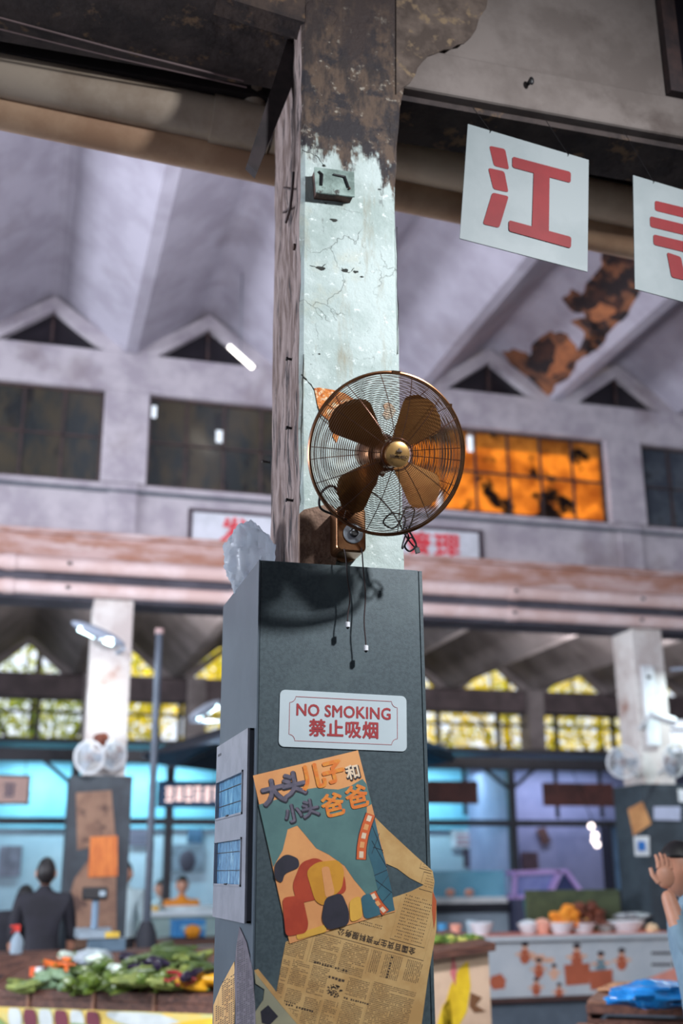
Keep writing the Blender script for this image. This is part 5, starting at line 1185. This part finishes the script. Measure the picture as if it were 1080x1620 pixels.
for i, s in enumerate((.18, .30, .42, .54, .66, .78)): ban('printed_vegetable', s, .68, .05, .09, br_ if i % 2 else bw_, i % 2, .3)
ban('printed_leaf', .02, .66, .16, .035, bg_, 2, -.5); ban('printed_leaf', .35, .56, .45, .03, bg_, 3, .1); ban('printed_leaf', .9, .60, .3, .03, bg_, 3, -.2)
ban('printed_vegetable', 1.15, .70, .28, .05, bw_, 0, -.1); ban('printed_vegetable', 1.6, .66, .36, .06, by_, 1, .1); ban('printed_vegetable', 1.45, .56, .3, .05, bd_, 2, .15); ban('printed_leaf', 1.1, .54, .25, .025, bg_, 4, .3)
ban('printed_vegetable', 2.1, .64, .2, .07, bg_, 1, .1)

VEG = {}
def mk_veg(kind):
    """prototype vegetables with their stems, lying along x at the origin"""
    t = empty(kind, (0, 0, 0)); st = M('stem_green', (96, 122, 56))
    ax = (1, 0, 0)
    if kind == 'zucchini': MB().lathe([(0, -.09), (.018, -.085), (.025, -.05), (.027, .02), (.021, .07), (.009, .09), (0, .09)], (0, 0, 0), ax, 12).build('flesh', M('zucchini_skin', (132, 156, 124), (108, 138, 104), 20), t, True); MB().tube([(.088, 0, 0), (.108, 0, .004)], .007, 6).build('stem', st, t)
    if kind == 'green_pepper': MB().lathe([(0, -.055), (.010, -.055), (.026, -.03), (.031, .01), (.027, .035), (.008, .045), (0, .04)], (0, 0, 0), ax, 16, lobes=4, lamp=.12).build('flesh', M('pepper_skin', (98, 118, 44), (70, 92, 34), 14, .3), t, True); MB().tube([(.04, 0, 0), (.06, .004, .008)], .005, 6).build('stem', st, t)
    if kind == 'eggplant': MB().lathe([(0, -.1), (.022, -.092), (.033, -.05), (.03, .0), (.02, .06), (.014, .085), (0, .088)], (0, 0, 0), ax, 14).build('flesh', M('eggplant_skin', (38, 28, 52), (30, 22, 42), 8, .2), t, True); MB().lathe([(.017, .07), (.008, .092), (.005, .11), (0, .11)], (0, 0, 0), ax, 8).build('cap', st, t)
    if kind == 'bitter_gourd': MB().lathe([(0, -.12)] + [(.010 + .016 * math.sin(math.pi * (i + .5) / 14) + (.003 if i % 2 else 0), -.12 + .24 * (i + .5) / 14) for i in range(14)] + [(0, .12)], (0, 0, 0), ax, 10, lobes=5, lamp=.12).build('flesh', M('gourd_skin', (136, 148, 74), (104, 120, 56), 20), t, True)
    if kind == 'green_chili': MB().tube([(-.07, 0, -.004), (-.03, .003, 0), (.02, 0, .002), (.06, -.004, 0)], [.002, .008, .011, .008], 8).build('flesh', M('chili_green', (96, 112, 44), (66, 88, 36), 14, .3), t, True); MB().tube([(.058, -.004, 0), (.08, -.006, .006)], .003, 5).build('stem', st, t)
    if kind == 'red_chili': MB().tube([(-.07, 0, -.004), (-.03, .004, 0), (.02, 0, .003), (.06, -.004, 0)], [.002, .009, .012, .009], 8).build('flesh', M('chili_red', (154, 30, 44), (120, 24, 38), 14, .25), t, True); MB().tube([(.058, -.004, 0), (.08, -.006, .006)], .003, 5).build('stem', st, t)
    if kind == 'yellow_squash': MB().lathe([(0, -.11), (.024, -.10), (.03, -.03), (.024, .05), (.012, .09), (0, .095)], (0, 0, 0), ax, 12).build('flesh', M('squash_skin', (230, 170, 30), (214, 150, 26), 10, .4), t, True); MB().tube([(.09, 0, 0), (.11, 0, .004)], .007, 6).build('stem', st, t)
    if kind == 'white_radish': MB().lathe([(0, -.10), (.012, -.09), (.03, -.02), (.032, .05), (.018, .08), (0, .085)], (0, 0, 0), ax, 12).build('flesh', M('radish_skin', (206, 220, 206), (190, 206, 196), 10, .4), t, True); MB().tube([(.08, 0, 0), (.12, .01, .01)], [.01, .004], 6).build('stem', st, t)
    if kind == 'carrot': MB().lathe([(0, -.09), (.006, -.08), (.019, .04), (.016, .065), (0, .068)], (0, 0, 0), ax, 10).build('flesh', M('carrot_skin', (226, 112, 34), (210, 96, 30), 14, .4), t, True); MB().tube([(.065, 0, 0), (.085, .002, .003)], .006, 6).build('stem', st, t)
    if kind == 'cucumber': MB().tube([(-.13, 0, 0), (-.11, 0, .003), (0, .006, .008), (.11, 0, .003), (.13, 0, 0)], [.004, .015, .019, .015, .004], 9).build('flesh', M('cucumber_skin', (84, 102, 52), (58, 80, 42), 24, .4), t, True)
    return t
VL = {'zucchini': 'pale green zucchini in the heap on the vegetable stand', 'green_pepper': 'bright green pepper in the heap on the vegetable stand', 'eggplant': 'dark purple eggplant in the heap on the vegetable stand', 'bitter_gourd': 'ridged light green gourd in the heap on the vegetable stand',
      'green_chili': 'thin green chili in the heap on the vegetable stand', 'red_chili': 'dark red chili at the right of the vegetable heap', 'yellow_squash': 'yellow squash at the right end of the vegetable heap', 'white_radish': 'whitish radish at the back of the vegetable heap', 'carrot': 'orange carrot at the back left of the vegetable heap', 'cucumber': 'slim dark green cucumber in the heap on the vegetable stand'}
rv = random.Random(21); PLACED = []
def put(kind, px, py, h, ang=None):
    o = Pp(px, py, TP(0, 0, h), nT); k = 0
    while k < 5 and any((o - q).length < .047 for q in PLACED): h += .022; o = Pp(px, py, TP(0, 0, h), nT); k += 1
    if k == 5: return
    PLACED.append(o.copy())
    if kind not in VEG: VEG[kind] = mk_veg(kind); t = VEG[kind]
    else: t = copy_tree(VEG[kind])
    a = rv.uniform(0, 6.28) if ang is None else ang; s = rv.uniform(.85, 1.25)
    t.location = o; t.rotation_euler = (rv.uniform(-.3, .3), rv.uniform(-.25, .25), a); t.scale = (s, s, s); tag(t, VL[kind], 'vegetable', kind.replace('_', ' ') + 's on the vegetable stand')
def region(kind, x0, x1, y0, y1, n, h0=.0, h1=.07, ang=None):
    for _ in range(n): put(kind, rv.uniform(x0, x1), rv.uniform(y0, y1), rv.uniform(h0, h1), None if ang is None else ang + rv.uniform(-.5, .5))
region('zucchini', 38, 100, 1540, 1564, 9, .02, .05); region('zucchini', 80, 108, 1526, 1548, 6, .04, .08); region('bitter_gourd', 25, 60, 1548, 1566, 4, .02, .04)
region('green_pepper', 100, 200, 1545, 1568, 26, .02, .06); region('green_pepper', 130, 200, 1525, 1552, 18, .04, .1); region('green_pepper', 150, 172, 1512, 1535, 8, .06, .12)
region('green_chili', 165, 260, 1545, 1570, 30, .02, .06, .8); region('bitter_gourd', 200, 262, 1530, 1560, 12, .03, .08, .6)
region('white_radish', 88, 160, 1508, 1525, 9, .04, .09); region('carrot', 75, 115, 1516, 1534, 8, .04, .09); region('white_radish', 175, 200, 1528, 1536, 4, .06, .1)
region('eggplant', 200, 252, 1512, 1532, 12, .05, .11); region('cucumber', 222, 290, 1497, 1530, 14, .05, .13, .5); region('bitter_gourd', 255, 320, 1512, 1545, 16, .03, .10, .7)
region('red_chili', 258, 302, 1538, 1558, 18, .02, .07); region('yellow_squash', 302, 360, 1545, 1562, 9, .02, .05, .1); region('eggplant', 305, 350, 1528, 1545, 5, .04, .07); region('cucumber', 300, 355, 1508, 1535, 12, .04, .1, .9)
region('cucumber', 110, 220, 1530, 1548, 12, .02, .06); region('green_pepper', 200, 260, 1536, 1560, 8, .02, .06)
o = crumple(Pp(148, 1513, TP(0, 0, .10), nT), .13, .10, .05, 9, mBag, 'plastic_bag', .3, 18, 10); tag(o, 'flattened clear plastic bag on top of the green peppers', 'bag')
t = empty('packet', Pp(59, 1537, TP(0, 0, .06), nT), 'small orange and white packet left of the green peppers', 'packet'); q = t.location; MB().obox(q - uu * .02, uu * .022, vv * .03, (0, 0, .03)).build('orange_half', M('packet_orange', (236, 96, 40)), t); MB().obox(q + uu * .024, uu * .022, vv * .03, (0, 0, .03)).build('white_half', mWhite, t)
# back table with scale, spray bottle
bt = empty('back_table', (.6, 9.9, 0), 'low brown wooden table behind the vegetable stand carrying the scale', 'table')
zb = 1.02
for k in range(5): MB().box(-1.0, 1.75, 9.48 + k * .1, 9.57 + k * .1, zb - .04, zb).build('board', mWood, bt)
MB().box(-1.0, 1.75, 9.46, 9.48, zb - .14, zb).build('apron', mWood, bt)
for x in (-.95, 1.65):
    for y in (9.5, 9.88): MB().box(x, x + .06, y, y + .06, 0, zb - .04).build('leg', mWood, bt)
sc = empty('weighing_scale', (P(155, 1505, y=9.7).x, 9.7, zb), 'grey market scale with a raised black display in front of the left column', 'scale')
mSc = M('scale_body', (92, 116, 134), (76, 100, 118), 6, .4); x0 = P(120, 1500, y=9.5).x; x1 = P(200, 1500, y=9.5).x
MB().box(x0 + .1, x1, 9.56, 9.82, zb, zb + .10).build('body', mSc, sc, bevel=.01)
MB().hexa([V(q) for q in ((x0 + .02, 9.54, zb + .10), (x1 - .12, 9.54, zb + .10), (x0, 9.86, zb + .10), (x1 - .1, 9.86, zb + .10), (x0 + .02, 9.54, zb + .15), (x1 - .12, 9.54, zb + .15), (x0, 9.86, zb + .17), (x1 - .1, 9.86, zb + .17))]).build('weighing_pan', M('pan_grey', (150, 166, 178), metal=.3), sc)
MB().box(x0 + .22, x0 + .33, 9.534, 9.54, zb + .105, zb + .148).build('price_label', M('label_yellow', (224, 190, 70)), sc)
xp = P(153, 1440, y=9.62).x; MB().tube([(xp, 9.8, zb + .1), (xp, 9.8, 1.40)], .028, 12).build('display_post', M('post_blue_grey', (120, 146, 168)), sc, True)
dd_ = MB().box(xp - .11, xp + .09, 9.74, 9.84, 1.40, 1.50).build('display', mBlack, sc, bevel=.015); MB().box(xp + .02, xp + .07, 9.735, 9.74, 1.43, 1.47).build('readout', M('readout_pale', (170, 190, 200)), dd_)
sp = P(24, 1524, y=9.6); t = empty('spray_bottle', (sp.x, 9.6, zb), 'white spray bottle with a red trigger head at the far left', 'bottle')
MB().lathe([(.045, 0), (.048, .01), (.046, .10), (.03, .13), (.014, .15), (.014, .165), (0, .165)], (sp.x, 9.6, zb), (0, 0, 1), 18).build('body', M('bottle_clear', (170, 190, 204), trans=.3), t, True)
hd = MB().box(sp.x - .02, sp.x + .018, 9.585, 9.615, zb + .16, zb + .21).bar((sp.x - .02, 9.6, zb + .2), (sp.x - .055, 9.6, zb + .2), .02, .016).build('trigger_head', M('trigger_red', (206, 54, 40)), t); MB().bar((sp.x - .022, 9.6, zb + .185), (sp.x - .045, 9.6, zb + .15), .012, .008).build('trigger', M('trigger_red', (206, 54, 40)), hd)
# ------------------------------------------------------------------ right counter with printed front
cz = 1.03; yc_ = 10.3
mCF = M('counter_front_white', (186, 192, 196), (174, 182, 188), 3, .5)
rc = empty('food_counter', (4.9, 10.4, 0), 'long white food counter with a terracotta top and printed front', 'counter')
MB().box(3.0, 6.15, yc_ + .05, 10.85, 0, .46).build('base', M('base_grey', (92, 104, 116), (80, 92, 104), 3), rc)
fp_ = MB().box(3.0, 6.15, yc_, yc_ + .05, .50, cz - .04).build('printed_front', mCF, rc)
MB().box(3.0, 6.15, yc_ - .01, yc_ + .07, .455, .50).build('kick_rail', M('rail_brown', (74, 48, 44)), rc)
MB().box(2.98, 6.17, yc_ - .04, 10.9, cz - .04, cz).build('top', M('terracotta_top', (214, 116, 86), (198, 100, 74), 5, .4), rc); MB().box(2.98, 6.17, yc_ - .05, yc_ - .035, cz - .05, cz - .002).build('edge_trim', mCF, rc)
aR, aW, aK, aT = M('print_rust', (178, 92, 62)), M('print_peach', (218, 170, 144)), M('print_ink', (52, 44, 50)), M('print_teal', (110, 136, 146))
def fig(x, y, s, body, skirt=None):
    s *= 1.3
    """tiny printed vendor figure on the counter front"""
    yy = yc_ - .001
    el = lambda cx, cy, w, h, m, k: flat('printed_figure', [(cx + w * math.cos(a), cy + h * math.sin(a)) for a in [2 * math.pi * i / 12 for i in range(12)]], m, fp_, yy - .001 * k, .001)
    el(x, y + 11 * s, 6 * s, 9 * s, body, 0); el(x, y, 3.6 * s, 4 * s, aW, 1); el(x, y - 2.4 * s, 4 * s, 3 * s, aK, 2); el(x - 7 * s, y + 9 * s, 4 * s, 2 * s, aW, 1); el(x + 7 * s, y + 8 * s, 4 * s, 2 * s, aW, 1)
    if skirt: flat('printed_table', [(x - 13 * s, y + 17 * s), (x + 13 * s, y + 15 * s), (x + 13 * s, y + 36 * s), (x - 11 * s, y + 38 * s)], skirt, fp_, yy - .003, .001)
for (x, y, s, b, k) in ((830, 1497, 1.1, aR, None), (852, 1522, 1.0, aR, None), (876, 1530, .8, aW, None), (848, 1552, .9, aR, None), (912, 1500, 1.2, aR, aR), (950, 1512, 1.1, aT, aR), (983, 1507, 1.1, aR, None), (884, 1560, .8, aR, None), (962, 1545, .8, aT, None)): fig(x, y, s, b, k)
for (x, y) in ((845, 1510), (860, 1515)): flat('printed_shelf', [(x - 16, y), (x + 16, y), (x + 16, y + 8), (x - 16, y + 8)], aW, fp_, yc_ - .0005, .0008)
flat('printed_basket', [(776, 1545), (792, 1540), (800, 1550), (798, 1564), (780, 1566), (774, 1556)], aR, fp_, yc_ - .001, .001)
for k, y in enumerate((1506, 1524)): flat('printed_text', [(1030, y), (1062, y), (1062, y + 4), (1030, y + 4)], aK, fp_, yc_ - .001, .001)
flat('printed_ground', [(1024, 1548), (1070, 1530), (1080, 1548), (1080, 1556), (1030, 1556)], M('print_pink', (226, 150, 132)), fp_, yc_ - .001, .001)
def bowl(x, y, r, h, mat, lab, cat='bowl', yy=10.5, sq=1, fill=None):
    q = P(x, y, y=yy); t = empty('bowl', (q.x, yy, cz), lab, cat); MB().lathe([(r * .6, 0), (r, h), (r * .96, h), (r * .56, .012), (0, .012)], (q.x, yy, cz), (0, 0, 1), 24, (1, sq)).build('shell', mat, t, True)
    if fill: MB().lathe([(r * .9, h * .9), (r * .6, h * 1.25), (0, h * 1.4)], (q.x, yy, cz), (0, 0, 1), 16, (1, sq)).build('contents', fill, t, True)
    return t
mBowl = M('bowl_white', (216, 224, 230), (204, 214, 222), 4, .3); mBean = M('food_brown', (120, 62, 40), (90, 46, 34), 14); mCar = M('food_orange', (236, 150, 40), (220, 120, 26), 12); mFP = M('food_peach', (226, 170, 150), (210, 150, 130), 10)
bowl(700, 1470, .05, .11, M('cup_blue', (60, 140, 190)), 'small blue cup at the left end of the food counter')
bowl(720, 1470, .06, .10, mFP, 'peach coloured cup beside the small blue cup'); bowl(761, 1470, .115, .11, mBowl, 'round white bowl second from the left end of the food counter')
bowl(745, 1462, .05, .12, M('cup_pale', (170, 200, 214)), 'pale tall cup behind the round white bowl', yy=10.7)
bowl(836, 1470, .11, .09, mBowl, 'shallow white bowl at the middle of the food counter', yy=10.6, fill=mBowl); bowl(858, 1466, .09, .10, mFP, 'peach coloured bowl beside the piled orange food', yy=10.55, fill=mFP)
bowl(888, 1472, .13, .10, mBowl, 'white bowl heaped with orange food on the counter', fill=mCar); bowl(922, 1474, .13, .09, mBowl, 'white bowl heaped with brown food on the counter', fill=mBean); bowl(958, 1474, .09, .07, M('bowl_grey', (150, 160, 160)), 'small grey bowl between the white bowls', fill=mBean)
bowl(991, 1472, .20, .10, mBowl, 'long white basin at the right part of the food counter', sq=.7)
o = crumple(P(1032, 1478, y=10.35) + V((0, 0, .05)), .06, .06, .05, 2, M('bun', (222, 190, 150)), 'bread_bun', .1, 14, 8); tag(o, 'pale bread bun at the right end of the food counter', 'bread')
# heap of carrots / orange peppers and sweet potatoes behind
def lump(i, x, y, yy, r, mat, nm, lab, grp):
    o = crumple(P(x, y, y=yy), r, r * .8, r * .8, i, mat, nm, .25, 12, 8); tag(o, lab, 'food', grp)
for i in range(16): lump(i, rv.uniform(875, 912), rv.uniform(1434, 1456), 10.75, .05, mCar, 'orange_fruit', 'orange fruit in the heap behind the white bowls', 'orange fruit heap on the food counter')
for i in range(14): lump(i + 30, rv.uniform(908, 958), rv.uniform(1432, 1458), 10.8, .055, mBean, 'brown_root', 'brown root in the heap beside the orange fruit', 'brown root heap on the food counter')
lump(50, 927, 1458, 10.7, .035, M('yellow_skin', (236, 190, 50)), 'yellow_fruit', 'single yellow fruit on top of the brown roots', None)
lump(51, 912, 1462, 10.45, .04, mCar, 'orange_fruit', 'orange fruit lying on the rim between the heaped bowls', None)
o = MB().box(P(838, 1430, y=10.86).x, P(985, 1430, y=10.86).x, 10.92, 10.98, 1.0, P(900, 1408, y=10.86).z).build('green_screen_panel', M('green_mesh', (74, 84, 56), (60, 70, 48), 9)); tag(o, 'dull green low panel behind the fruit heaps', 'panel')
o = crumple(P(1000, 1449, y=10.8), .20, .08, .035, 7, M('cloth_striped', (196, 204, 208), (70, 76, 84), 12, stretch=(1, 1, 5)), 'folded_cloth', .2, 20, 10); tag(o, 'grey and white folded cloth behind the long white basin', 'cloth')
# blue-lit glass case and lilac cart behind
t = empty('glass_case', P(740, 1425, y=13.5), 'pale blue lit glass display case behind the food counter', 'case'); a, b = P(670, 1378, y=13.5), P(803, 1428, y=13.5)
MB().box(a.x - .3, b.x, 13.55, 14.0, b.z, a.z).build('glass_body', M('case_blue', (116, 178, 204), (104, 166, 194), 3, .2), t); MB().box(a.x - .3, b.x, 13.5, 13.55, b.z, b.z + .07).build('light_sill', mWhite, t); MB().box(a.x - .3, b.x, 13.45, 14.0, b.z - .1, b.z).build('rail', mStallF, t); MB().box(a.x - .3, b.x, 13.5, 14.0, 0, b.z - .1).build('base', M('case_base', (150, 166, 180)), t)
for x in (712, 742): MB().ball(P(x, 1412, y=13.52), .06, .02, .045).build('reflection_bun', mFP, t, True)
t = empty('lilac_cart', P(865, 1420, y=13.4), 'lilac framed slanted display cart behind the fruit heaps', 'cart'); mLil = M('lilac_frame', (178, 150, 210), (164, 136, 198), 4, .4)
c4 = [(812, 1420), (814, 1382), (895, 1378), (922, 1416)]
for d_ in (0, .5):
    for i in range(4): MB().bar(P(*c4[i], y=13.4) + V((0, d_, 0)), P(*c4[(i + 1) % 4], y=13.4) + V((0, d_, 0)), .05, .05, (0, 1, 0)).build('frame_bar', mLil, t)
for q in ((868, 1416, 884, 1379),): MB().bar(P(q[0], q[1], y=13.4), P(q[2], q[3], y=13.4), .07, .05, (0, 1, 0)).build('frame_bar', mLil, t)
for q in c4: MB().bar(P(*q, y=13.4), P(*q, y=13.4) + V((0, .5, 0)), .04, .04).build('cross_bar', mLil, t)
MB().prism([P(*q, y=13.42) for q in ((814, 1418), (816, 1384), (884, 1381), (868, 1416))], (0, .01, 0)).build('pane', M('cart_glass', (120, 128, 190), (100, 110, 176), 5, .2), t)
MB().prism([P(*q, y=13.42) for q in ((874, 1414), (892, 1382), (918, 1414))], (0, .01, 0)).build('pane', M('cart_glass_dark', (44, 54, 100), (36, 44, 84)), t)
q = P(812, 1422, y=13.4); q2 = P(922, 1422, y=13.4); MB().box(q.x, q2.x, 13.35, 13.95, 0, q.z).build('base', M('cart_base', (70, 74, 100)), t)
t = empty('teal_bin', P(840, 1432, y=11.2), 'small teal bin behind the shallow white bowl', 'bin'); q = P(843, 1424, y=11.2); MB().lathe([(.07, 0), (.1, .5), (.09, .5), (.06, .03), (0, .03)], (q.x, 11.2, q.z - .5), (0, 0, 1), 14).build('body', M('bin_teal', (30, 120, 130)), t, True); MB().lathe([(.09, 0), (.09, q.z - .5), (0, q.z - .5)], (q.x, 11.2, 0), (0, 0, 1), 14).build('stand', mStallF, t)
# ------------------------------------------------------------------ produce box near right and wooden crates
a, b = P(676, 1522, y=7.5), P(774, 1494, y=7.5); bx = empty('produce_box', ((a.x + b.x) / 2, 7.6, 0), 'cream display box printed with yellow bananas right of the cladding', 'box')
x0, x1, zt = P(640, 1500, y=7.5).x, P(772, 1500, y=7.5).x, P(772, 1503, y=7.5).z
MB().box(x0, x1, 7.5, 8.3, .1, zt).build('carton', M('cream_card', (220, 190, 160), (206, 176, 148), 4, .6), bx)
MB().hexa([V(q) for q in ((x0, 7.42, zt - .06), (x1 + .02, 7.42, zt), (x0, 8.35, zt - .02), (x1 + .02, 8.35, zt + .04), (x0, 7.42, zt - .02), (x1 + .02, 7.42, zt + .05), (x0, 8.35, zt + .02), (x1 + .02, 8.35, zt + .09))]).build('rim_board', mWood, bx)
mBan2 = M('print_banana', (236, 200, 40), (214, 176, 30), 8); 
for (pts) in ([(700, 1600), (712, 1560), (726, 1532), (740, 1520), (744, 1560), (738, 1600), (722, 1630), (700, 1640)], [(690, 1625), (700, 1590), (712, 1580), (716, 1630), (700, 1650)]): flat('printed_banana', pts, mBan2, bx, 7.499, .002)
flat('printed_leaf', [(744, 1570), (762, 1578), (752, 1590), (768, 1600), (750, 1602), (742, 1592)], M('print_brown2', (120, 80, 50)), bx, 7.498, .002); flat('printed_strip', [(716, 1512), (722, 1530), (720, 1560), (712, 1540)], M('print_pink2', (214, 120, 120)), bx, 7.497, .002)
for i in range(14):
    x = rv.uniform(690, 765); o = crumple(P(x, 1490 - (x - 690) * .03 + rv.uniform(-4, 2), y=7.75), .05, .045, .03, i, M('leafy_green', (96, 122, 44), (64, 92, 36), 9) if i % 3 else M('pale_lime', (180, 180, 90)), 'leafy_vegetable', .5, 10, 7); tag(o, 'leafy green bunch on top of the banana-printed box' if i % 3 else 'pale lime vegetable on top of the banana-printed box', 'vegetable', 'greens on the produce box')
def crate(O, ux, L, Wd, H, nm, lab, z0):
    """slatted wooden crate: O = near-left corner, ux = long axis"""
    ux = V(ux).normalized(); uy = V((-ux.y, ux.x, 0)); t = empty(nm, (O[0], O[1], z0), lab, 'crate', None); O = V((O[0], O[1], z0))
    n = 4
    for k in range(n): c = O + ux * L / 2 + uy * (Wd * (k + .5) / n) + V((0, 0, H - .01)); MB().obox(c, ux * L / 2, uy * (Wd / n / 2 - .012), (0, 0, .01)).build('top_slat', M('crate_wood', (122, 84, 66), (98, 64, 50), 8, stretch=(3, 3, 3)), t)
    for s in (0, 1):
        for k in range(2): c = O + ux * L / 2 + uy * (Wd * s + (.01 if s == 0 else -.01)) + V((0, 0, .03 + k * (H - .08))); MB().obox(c, ux * L / 2, uy * .009, (0, 0, H * .22)).build('side_slat', mWood, t)
        c = O + ux * (L * s + (.012 if s == 0 else -.012)) + uy * Wd / 2 + V((0, 0, H / 2 - .012)); MB().obox(c, ux * .01, uy * (Wd / 2 - .02), (0, 0, H / 2 - .015)).build('end_panel', mWood, t)
    return t, O, ux, uy
c1O = P(926, 1583, z=.86); e2 = P(954, 1557, z=.86) - c1O; e2.z = 0; e2.normalize(); e1 = V((e2.y, -e2.x, 0))
def crate2(O, L, D, H, lab):
    t = empty('wooden_crate', O + e1 * L / 2 - V((0, 0, H)), lab, 'crate'); n = 6; cw = M('crate_wood', (140, 100, 80), (112, 78, 62), 8, stretch=(3, 3, 3))
    for k in range(n): MB().obox(O + e1 * (L * (k + .5) / n) + e2 * D / 2 + V((0, 0, -.009)), e1 * (L / n / 2 - .010), e2 * D / 2, (0, 0, .009)).build('top_slat', cw, t)
    for s_ in (0, 1):
        for k in range(2): MB().obox(O + e1 * L / 2 + e2 * (.01 + (D - .02) * s_) + V((0, 0, -.045 - k * (H - .08))), e1 * L / 2, e2 * .009, (0, 0, .024)).build('side_slat', mWood, t)
        MB().obox(O + e1 * (.012 + (L - .024) * s_) + e2 * D / 2 + V((0, 0, -H / 2 - .01)), e1 * .01, e2 * (D / 2 - .02), (0, 0, H / 2 - .012)).build('end_panel', mWood, t)
    return t
crate2(c1O, 1.2, .85, .16, 'upper slatted brown wooden crate at the lower right under the blue bag')
c2O = c1O - e1 * .06 - e2 * .42; c2O.z = .74; crate2(c2O, .75, .40, .13, 'lower slatted brown wooden crate in front of the other at the lower right')
tt = empty('crate_table', (c1O.x + .6, c1O.y, 0), 'low dark wooden table carrying the crates at the lower right', 'table')
cc = c1O + e1 * .6 + e2 * .15; cc.z = .575; MB().obox(cc, e1 * .72, e2 * .62, (0, 0, .034)).build('tabletop', mWood, tt)
rr_ = c1O + e1 * .65 + e2 * .37; rr_.z = .654; MB().obox(rr_, e1 * .6, e2 * .34, (0, 0, .045)).build('riser', mWood, tt)
for sx in (-1, 1):
    for sy in (-1, 1): q = V((cc.x, cc.y, 0)) + e1 * .66 * sx + e2 * .55 * sy; MB().box(q.x - .03, q.x + .03, q.y - .03, q.y + .03, 0, .541).build('leg', mWood, tt)
bq = P(1036, 1592, z=.87); o = crumple((bq.x + .03, bq.y + .05, .925), .26, .15, .07, 12, M('bag_blue', (30, 132, 206), (22, 110, 186), 12, .25, c3=(90, 176, 228), sc3=14), 'plastic_bag', .35, 30, 18); tag(o, 'crumpled bright blue plastic bag on the upper wooden crate', 'bag')
nq = c1O + e1 * .22 + e2 * .55; o = crumple((nq.x, nq.y, .885), .2, .12, .035, 13, M('basket_brown', (132, 88, 60), (196, 150, 110), 22), 'nut_heap', .2, 22, 12); tag(o, 'low heap of brown nuts on the back of the upper wooden crate', 'nuts'); o['kind'] = 'stuff'
